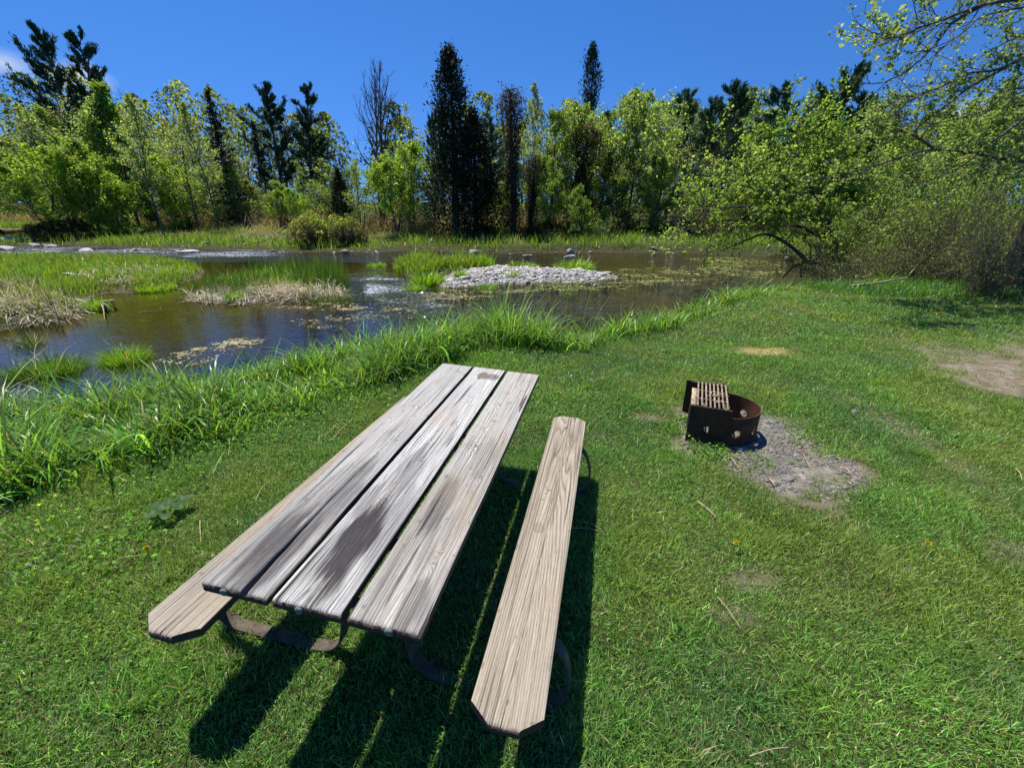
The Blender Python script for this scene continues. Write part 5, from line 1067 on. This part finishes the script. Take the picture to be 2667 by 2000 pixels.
rock(620, 590, .3, 'low grey stone among the reeds of the reed islet', (.5, .48, .45), seed=20, sx=1.6)
def wood_piece(name, pts, rad, label, cat, col=(2.2, 2.0, 1.7), mat_=None, branches=()):
    P = np.array(pts, float); o0 = P[0].copy(); mb = MB(); tube(mb, smooth_path(P-o0, 14), np.linspace(rad, rad*.45, 14)*(1+.15*np.sin(np.arange(14)*1.7)), 8, col)
    for b in branches: b = np.array(b, float)-o0; tube(mb, smooth_path(b, 8), np.linspace(rad*.5, rad*.12, 8), 6, col)
    o = mb.build(name, mat_ or M_bark, loc=tuple(o0)); tag(o, label, cat); return o
A = lambda x_, y_, z_=0: at(x_, y_, z_)
wood_piece('driftwood', [A(82, 582, -.15), A(95, 581, -.14), A(112, 580, -.15)], .07, 'pale bleached log lying in the grass of the left island', 'driftwood', (4.2, 4, 3.8))
wood_piece('driftwood', [A(215, 655, -.38), A(232, 652, -.36), A(243, 650, -.46)], .045, 'grey forked driftwood stub at the end of the flattened reeds', 'driftwood', (3.2, 3, 2.7), branches=[(A(218, 655, -.38), A(224, 672, -.40), A(226, 690, -.5)), (A(222, 655, -.38), A(236, 664, -.4), A(246, 672, -.48))])
wood_piece('fallen_log', [aty(985, 492, 28.5), aty(1015, 497, 28), aty(1050, 508, 27.5)], .12, 'fallen log leaning on the bank right of the tall cedar', 'log', (1, .9, .8))
wood_piece('fallen_log', [at(0, 502, -.0), at(25, 500, -.0), at(55, 497, -.0)], .22, 'brown log lying above the boulders of the left shore', 'log', (1.6, 1.3, 1.0))
wood_piece('floating_twig', [A(300, 677, WZ+.01), A(320, 673, WZ+.015), A(340, 672, WZ+.01)], .012, 'thin tan twig floating in the olive pool', 'twig', (3, 2.6, 1.8), branches=[(A(345, 669, WZ), A(349, 660, WZ+.08), A(353, 652, WZ+.2))])
wood_piece('floating_twig', [A(402, 792, WZ+.01), A(425, 787, WZ+.015), A(452, 782, WZ+.01)], .012, 'pale strip of reed floating right of the round tussock', 'twig', (3.6, 3, 2.2))
wood_piece('standing_twig', [A(1184, 716, -.1), A(1186, 716, -.1)+np.array((0, 0, .28)), A(1183, 716, -.1)+np.array((-.02, 0, .50))], .008, 'forked bare twig standing in the long grass against the river', 'twig', (.9, .7, .5), branches=[(A(1185, 716, -.1)+np.array((0, 0, .30)), A(1185, 716, -.1)+np.array((.05, 0, .40)), A(1185, 716, -.1)+np.array((.09, 0, .47)))])
wood_piece('standing_twig', [A(1013, 722, -.1), A(1013, 722, -.1)+np.array((0, 0, .2)), A(1013, 722, -.1)+np.array((.0, 0, .36))], .006, 'short upright twig in the long grass above the table', 'twig', (1.2, 1, .7))
wood_piece('standing_twig', [A(78, 800, WZ+.1), A(84, 772, WZ+.1)+np.array((0, 0, .15)), A(100, 742, WZ+.1)+np.array((0, 0, .12))], .006, 'kinked bare twig rising from the wide tussock', 'twig', (3, 2.6, 2.1))
wood_piece('standing_twig', [A(120, 800, WZ+.1), A(150, 775, WZ+.1)+np.array((0, 0, .15)), A(170, 756, WZ+.1)+np.array((0, 0, .12))], .006, 'second bare twig rising right from the wide tussock', 'twig', (3, 2.6, 2.1))
wood_piece('old_stump', [at(2120, 628, 0), at(2165, 616, .12), at(2240, 618, .1)], .16, 'rotting brown wood under the big tree at the right edge', 'stump', (1.6, 1.0, .7), branches=[(at(2130, 618, .15), at(2180, 604, .35), at(2250, 608, .35))])
wood_piece('fallen_branch', [at(1835, 618, .05), at(1890, 612, .2), at(1960, 600, .35)], .03, 'pale dead branch lying at the foot of the right thicket', 'branch', (2.6, 2.2, 1.7), branches=[(at(1860, 600, .3), at(1880, 590, .35), at(1855, 575, .5))])
# loose stems on the lawn
F_ = lambda x_, y_: (x_/K, y_/K)
def g6(x_, y_): return F_(x_/3.318, 1200+y_/3.318)
def g4(x_, y_): return F_(x_/2.212, 600+y_/2.212)
def g5(x_, y_): return F_(1700+x_/3.687, 950+y_/3.687)
def g2(x_, y_): return F_(1000+x_/2.553, 1350+y_/2.553)
STR = [
 ([g6(120,888), g6(400,850), g6(660,795)], .0026, 'longest dry stem on the lawn, left of the table'),
 ([g6(860,500), g6(980,490), g6(1045,455), g6(1065,410)], .003, 'curved dry stem with hooked end, left of the broad weed'),
 ([g6(745,715), g6(765,665), g6(800,630)], .004, 'short pale straw below the curved stem'),
 ([g6(1750,580), g6(1757,680), g6(1762,790)], .004, 'upright pale straw between the broad weed and the left bench'),
 ([g6(635,935), g6(690,905), g6(740,880)], .0035, 'short slanted straw right of the longest stem'),
 ([g6(1000,940), g6(1120,915), g6(1250,885)], .003, 'thin straw pointing at the dandelion by the left bench'),
 ([g6(1700,915), g6(1780,885), g6(1850,860)], .003, 'straw tucked against the left bench'),
 ([g6(270,755), g6(300,775), g6(335,800)], .005, 'stubby pale straw above the longest stem'),
 ([g6(960,212), g6(1040,215), g6(1120,240)], .004, 'arched straw at the inner edge of the long grass'),
 ([g6(1860,165), g6(1900,90), g6(1940,0)], .003, 'leaning straw midway up the left bench side'),
 ([g6(410,775), g6(520,745), g6(640,715)], .002, 'faint straw just above the longest stem'),
 ([g4(1240,1435), g4(1285,1350), g4(1305,1310)], .003, 'pale stem in the gap between table and long grass'),
 ([g4(1330,1240), g4(1335,1290), g4(1325,1335)], .003, 'short pale stem above the one in the gap'),
 ([g4(1485,1590), g4(1530,1520), g4(1590,1470), g4(1650,1440)], .003, 'bent straw below the weedy ground left of the tabletop'),
 ([g4(1920,1240), g4(1970,1180), g4(2040,1110)], .003, 'straw beside the far part of the tabletop'),
 ([g5(430,1300), g5(510,1375), g5(610,1460)], .004, 'white straw alone on the grass below the fire ring'),
 ([g5(1320,790), g5(1400,815), g5(1480,830)], .007, 'reddish twig on the gravel right of the fire ring'),
 ([g5(1450,850), g5(1465,910), g5(1520,980)], .003, 'thin curved stem on the fire ring gravel'),
 ([g5(1810,980), g5(1860,1005), g5(1900,1030)], .010, 'pale wood chip at the right side of the gravel'),
 ([g5(1125,1090), g5(1145,1120), g5(1165,1145)], .010, 'leaf-like chip at the lower edge of the gravel'),
 ([g5(750,880), g5(790,950), g5(850,1010)], .005, 'tan stem at the near left edge of the gravel'),
 ([(1508,1083), (1526,1098), (1545,1112)], .0035, 'pale straw on open lawn below the gravel patch'),
 ([(1550,1287), (1572,1318), (1600,1355)], .003, 'pale straw on open lawn right of the bench shadow'),
 ([(1620,1632), (1660,1622), (1704,1612)], .0025, 'pale straw near the bottom edge of the lawn'),
 ([g2(1250,70), g2(1340,78), g2(1465,92)], .003, 'straw lying across the bench shadow edge'),
 ([g2(1290,22), g2(1370,45), g2(1450,78)], .0025, 'second straw meeting the one across the bench shadow'),
 ([g2(1255,1120), g2(1310,1095), g2(1370,1070)], .002, 'straw in the shade right of the bench end'),
 ([g5(1010,300), g5(1040,310), g5(1075,322)], .005, 'short straw behind the fire ring'),
 ([(690,958), (712,948), (730,925)], .003, 'arched straw touching the long grass left of the tabletop'),
 ([(2196,1010), (2203,1022), (2210,1036)], .005, 'pale straw at the right frame edge'),
]
GS = 'dry stems lying on the lawn'
for pts, rad, label in STR:
    P = [at(a, b_) for a, b_ in pts]; P = np.array([(q[0], q[1], float(height(q[0], q[1]))+.028+.012*(k % 2)) for k, q in enumerate(P)]); o0 = P.mean(0); mb = MB(); tube(mb, smooth_path(P-o0, 10), np.linspace(rad*.7, rad*.4, 10), 5, (.95, .88, .75) if 'reddish' not in label else (.7, .4, .25))
    o = mb.build('dry_stem', M_straw, loc=tuple(o0)); tag(o, label, 'straw', GS)
# dandelions
def flower_proto():
    r = np.random.default_rng(900); st_ = MB(); tube(st_, [(0, 0, 0), (.003, 0, .03), (0, 0, .055)], .0018, 5, (.14, .22, .05)); hd = MB(); n = 90; a = r.uniform(0, 6.283, n); el = r.uniform(.15, 1.4, n); D = np.c_[np.cos(a)*np.cos(el), np.sin(a)*np.cos(el), np.sin(el)]
    leaves(hd, np.array((0, 0, .055))+D*.009, .019, tint(n, r, (.9, .74, .03), .06, .03), r, aspect=.3, dirs=D); return st_.mesh('stem', M_bank), hd.mesh('flower_head', M_petal)
fst, fhd = flower_proto(); hw_ = MB(); r = np.random.default_rng(901); n = 110; D = r.normal(0, 1, (n, 3)); D /= np.linalg.norm(D, axis=1)[:, None]; leaves(hw_, np.array((0, 0, .06))+D*.012, .012, tint(n, r, (.75, .75, .72), .1, .02), r, aspect=.2, dirs=D); fwh = hw_.mesh('seed_head', M_petal)
def g7(x_, y_): return F_(1700+x_/2.2875, 650+y_/2.2875)
def g8(x_, y_): return F_(800+x_/2.212, 600+y_/2.212)
FL = [(g7(1060,393),0,'yellow dandelion, leftmost of the cluster in the upper lawn'),(g7(1098,395),0,'yellow dandelion second from left in the upper lawn cluster'),(g7(1132,402),0,'yellow dandelion in the middle of the upper lawn cluster'),(g7(1165,398),0,'yellow dandelion, rightmost of the upper lawn cluster'),
 (g7(1100,427),0,'yellow dandelion below the left of the upper lawn cluster'),(g7(1133,432),0,'yellow dandelion below the middle of the upper lawn cluster'),(g7(1312,612),0,'single yellow dandelion left of the bare dirt'),(g7(1067,567),0,'small yellow dandelion right of the dry yellow patch'),
 (g7(1680,388),0,'yellow dandelion in the grass before the right thicket, left of a pair'),(g7(1718,386),0,'yellow dandelion in the grass before the right thicket, right of a pair'),(g7(1318,418),0,'yellow dandelion between the cluster and the thicket pair'),(g7(550,455),0,'yellow dandelion by the bluish tuft in the upper lawn'),
 (g7(135,853),0,'yellow dandelion just left of the fire ring'),(g7(1540,482),0,'yellow dandelion above the thin bare ground'),(g7(108,275),0,'yellow dandelion at the river edge of the long grass'),(g7(672,172),0,'yellow dandelion on the bank against the dark water'),
 (g7(820,397),1,'white seed head left of the dandelion cluster'),(g7(1395,427),1,'white seed head right of the dandelion cluster'),(g7(1198,968),1,'white seed head behind the gravel patch'),(g7(770,205),1,'white seed head on the bank near the leaning maple'),(g7(838,212),1,'white seed head right beside the bank one near the leaning maple'),
 (g8(1355,712),0,'yellow dandelion below the dense long grass, above the table'),(g8(1322,686),0,'yellow dandelion at the foot of the dense long grass'),(g8(1837,672),0,'yellow dandelion in the lawn right of the long grass bulge'),(g8(1932,637),0,'yellow dandelion at the edge of the bank grass, middle of the picture'),(g8(1957,738),0,'yellow dandelion alone on the mid lawn'),
 (g8(1612,906),0,'yellow dandelion on the lawn right of the tabletop'),(g8(1520,848),1,'white seed head right of the tabletop, left of two'),(g8(1635,867),1,'white seed head right of the tabletop, right of two'),
 (g6(400,275),0,'yellow dandelion among the weeds at the far left'),(g6(1295,835),0,'yellow dandelion on the grass left of the left bench'),((1590,1172),0,'tiny yellow dandelion on open lawn right of the bench'),((2005,1172),0,'tiny yellow dandelion on the right lawn')]
for k, ((x_, y_), w_, label) in enumerate(FL):
    q = at(x_, y_, .04); z_ = float(height(q[0], q[1])); e_ = empty('dandelion', (q[0], q[1], z_), k*1.3); tag(e_, label, 'dandelion', 'dandelions in the lawn'); s_ = 1+.10*math.hypot(q[0], q[1]); e_.scale = (s_*.8, s_*.8, min(s_, 1.3))
    for nm, me in (('stem', fst), ('seed_head' if w_ else 'flower_head', fwh if w_ else fhd)): c_ = bpy.data.objects.new(nm, me); COL.objects.link(c_); c_.parent = e_
# broad-leaved weed
q = at(372, 1128); bd = empty('burdock', (q[0], q[1], float(height(q[0], q[1])))); tag(bd, 'broad-leaved weed with big floppy leaves, left of the table', 'weed plant'); r = np.random.default_rng(950)
for a, L, wd_, el in ((.95, .13, .055, .55), (2.9, .12, .05, .35), (4.1, .10, .045, .5), (5.3, .09, .045, .6), (.1, .07, .04, .9), (1.9, .08, .04, .8)):
    n1_ = 9; n2_ = 5; t = np.linspace(0, 1, n1_); u_ = np.linspace(-1, 1, n2_); T2, U2 = np.meshgrid(t, u_, indexing='ij'); wv = wd_*np.sin(np.pi*np.clip(T2*.93+.05, 0, 1))**.7*(1-.3*T2); x_ = .03+L*T2; z_ = .01+L*(math.sin(el)*T2-.75*T2**2*math.sin(el))+.02+.25*np.abs(U2)*wv+.006*np.sin(T2*14+a)*np.abs(U2); y_ = U2*wv
    P = np.stack([x_*math.cos(a)-y_*math.sin(a), x_*math.sin(a)+y_*math.cos(a), z_+.03], -1).reshape(-1, 3); i = np.arange(n1_-1)[:, None]*n2_+np.arange(n2_-1)[None]; mb = MB(); mb.add(P, np.stack([i, i+1, i+1+n2_, i+n2_], -1).reshape(-1, 4), c=np.array((.085, .17, .05))*r.uniform(.8, 1.2)); tube(mb, [(0, 0, 0), (.015*math.cos(a), .015*math.sin(a), .03), (.04*math.cos(a), .04*math.sin(a), .055)], .003, 5, (.2, .25, .1)); mb.build('leaf', M_leaf, bd, smooth=True)
# small violet flowers
vl = MB(); r = np.random.default_rng(960); vm2 = MB(); n = 6; a = np.arange(5)*1.2566; D = np.c_[np.cos(a), np.sin(a), .25+0*a]; leaves(vm2, np.array((0, 0, .03))+D*.004, .009, tint(5, r, (.25, .20, .55), .1, .05), r, aspect=.7, dirs=D); tube(vm2, [(0, 0, 0), (0, .002, .015), (0, 0, .03)], .001, 4, (.1, .2, .05)); vme = vm2.mesh('violet_flower', M_petal)
for k, ((x_, y_), label) in enumerate([(g6(485,628),'tiny violet flower left of the curved stem'),(g6(1027,570),'tiny violet flower nearest the broad weed'),(g6(1118,600),'tiny violet flower between two others and the broad weed'),(g6(703,733),'tiny violet flower at the right end of the faint straw'),(g6(655,795),'tiny violet flower at the tip of the longest stem'),(g6(280,950),'tiny violet flower below the longest stem'),(g6(100,1040),'tiny violet flower at the left frame edge')]):
    q = at(x_, y_, .03); o = bpy.data.objects.new('violet_flower', vme); COL.objects.link(o); o.location = (q[0], q[1], float(height(q[0], q[1]))+.01); o.rotation_euler = (0, 0, k); tag(o, label, 'flower', 'violets in the lawn')
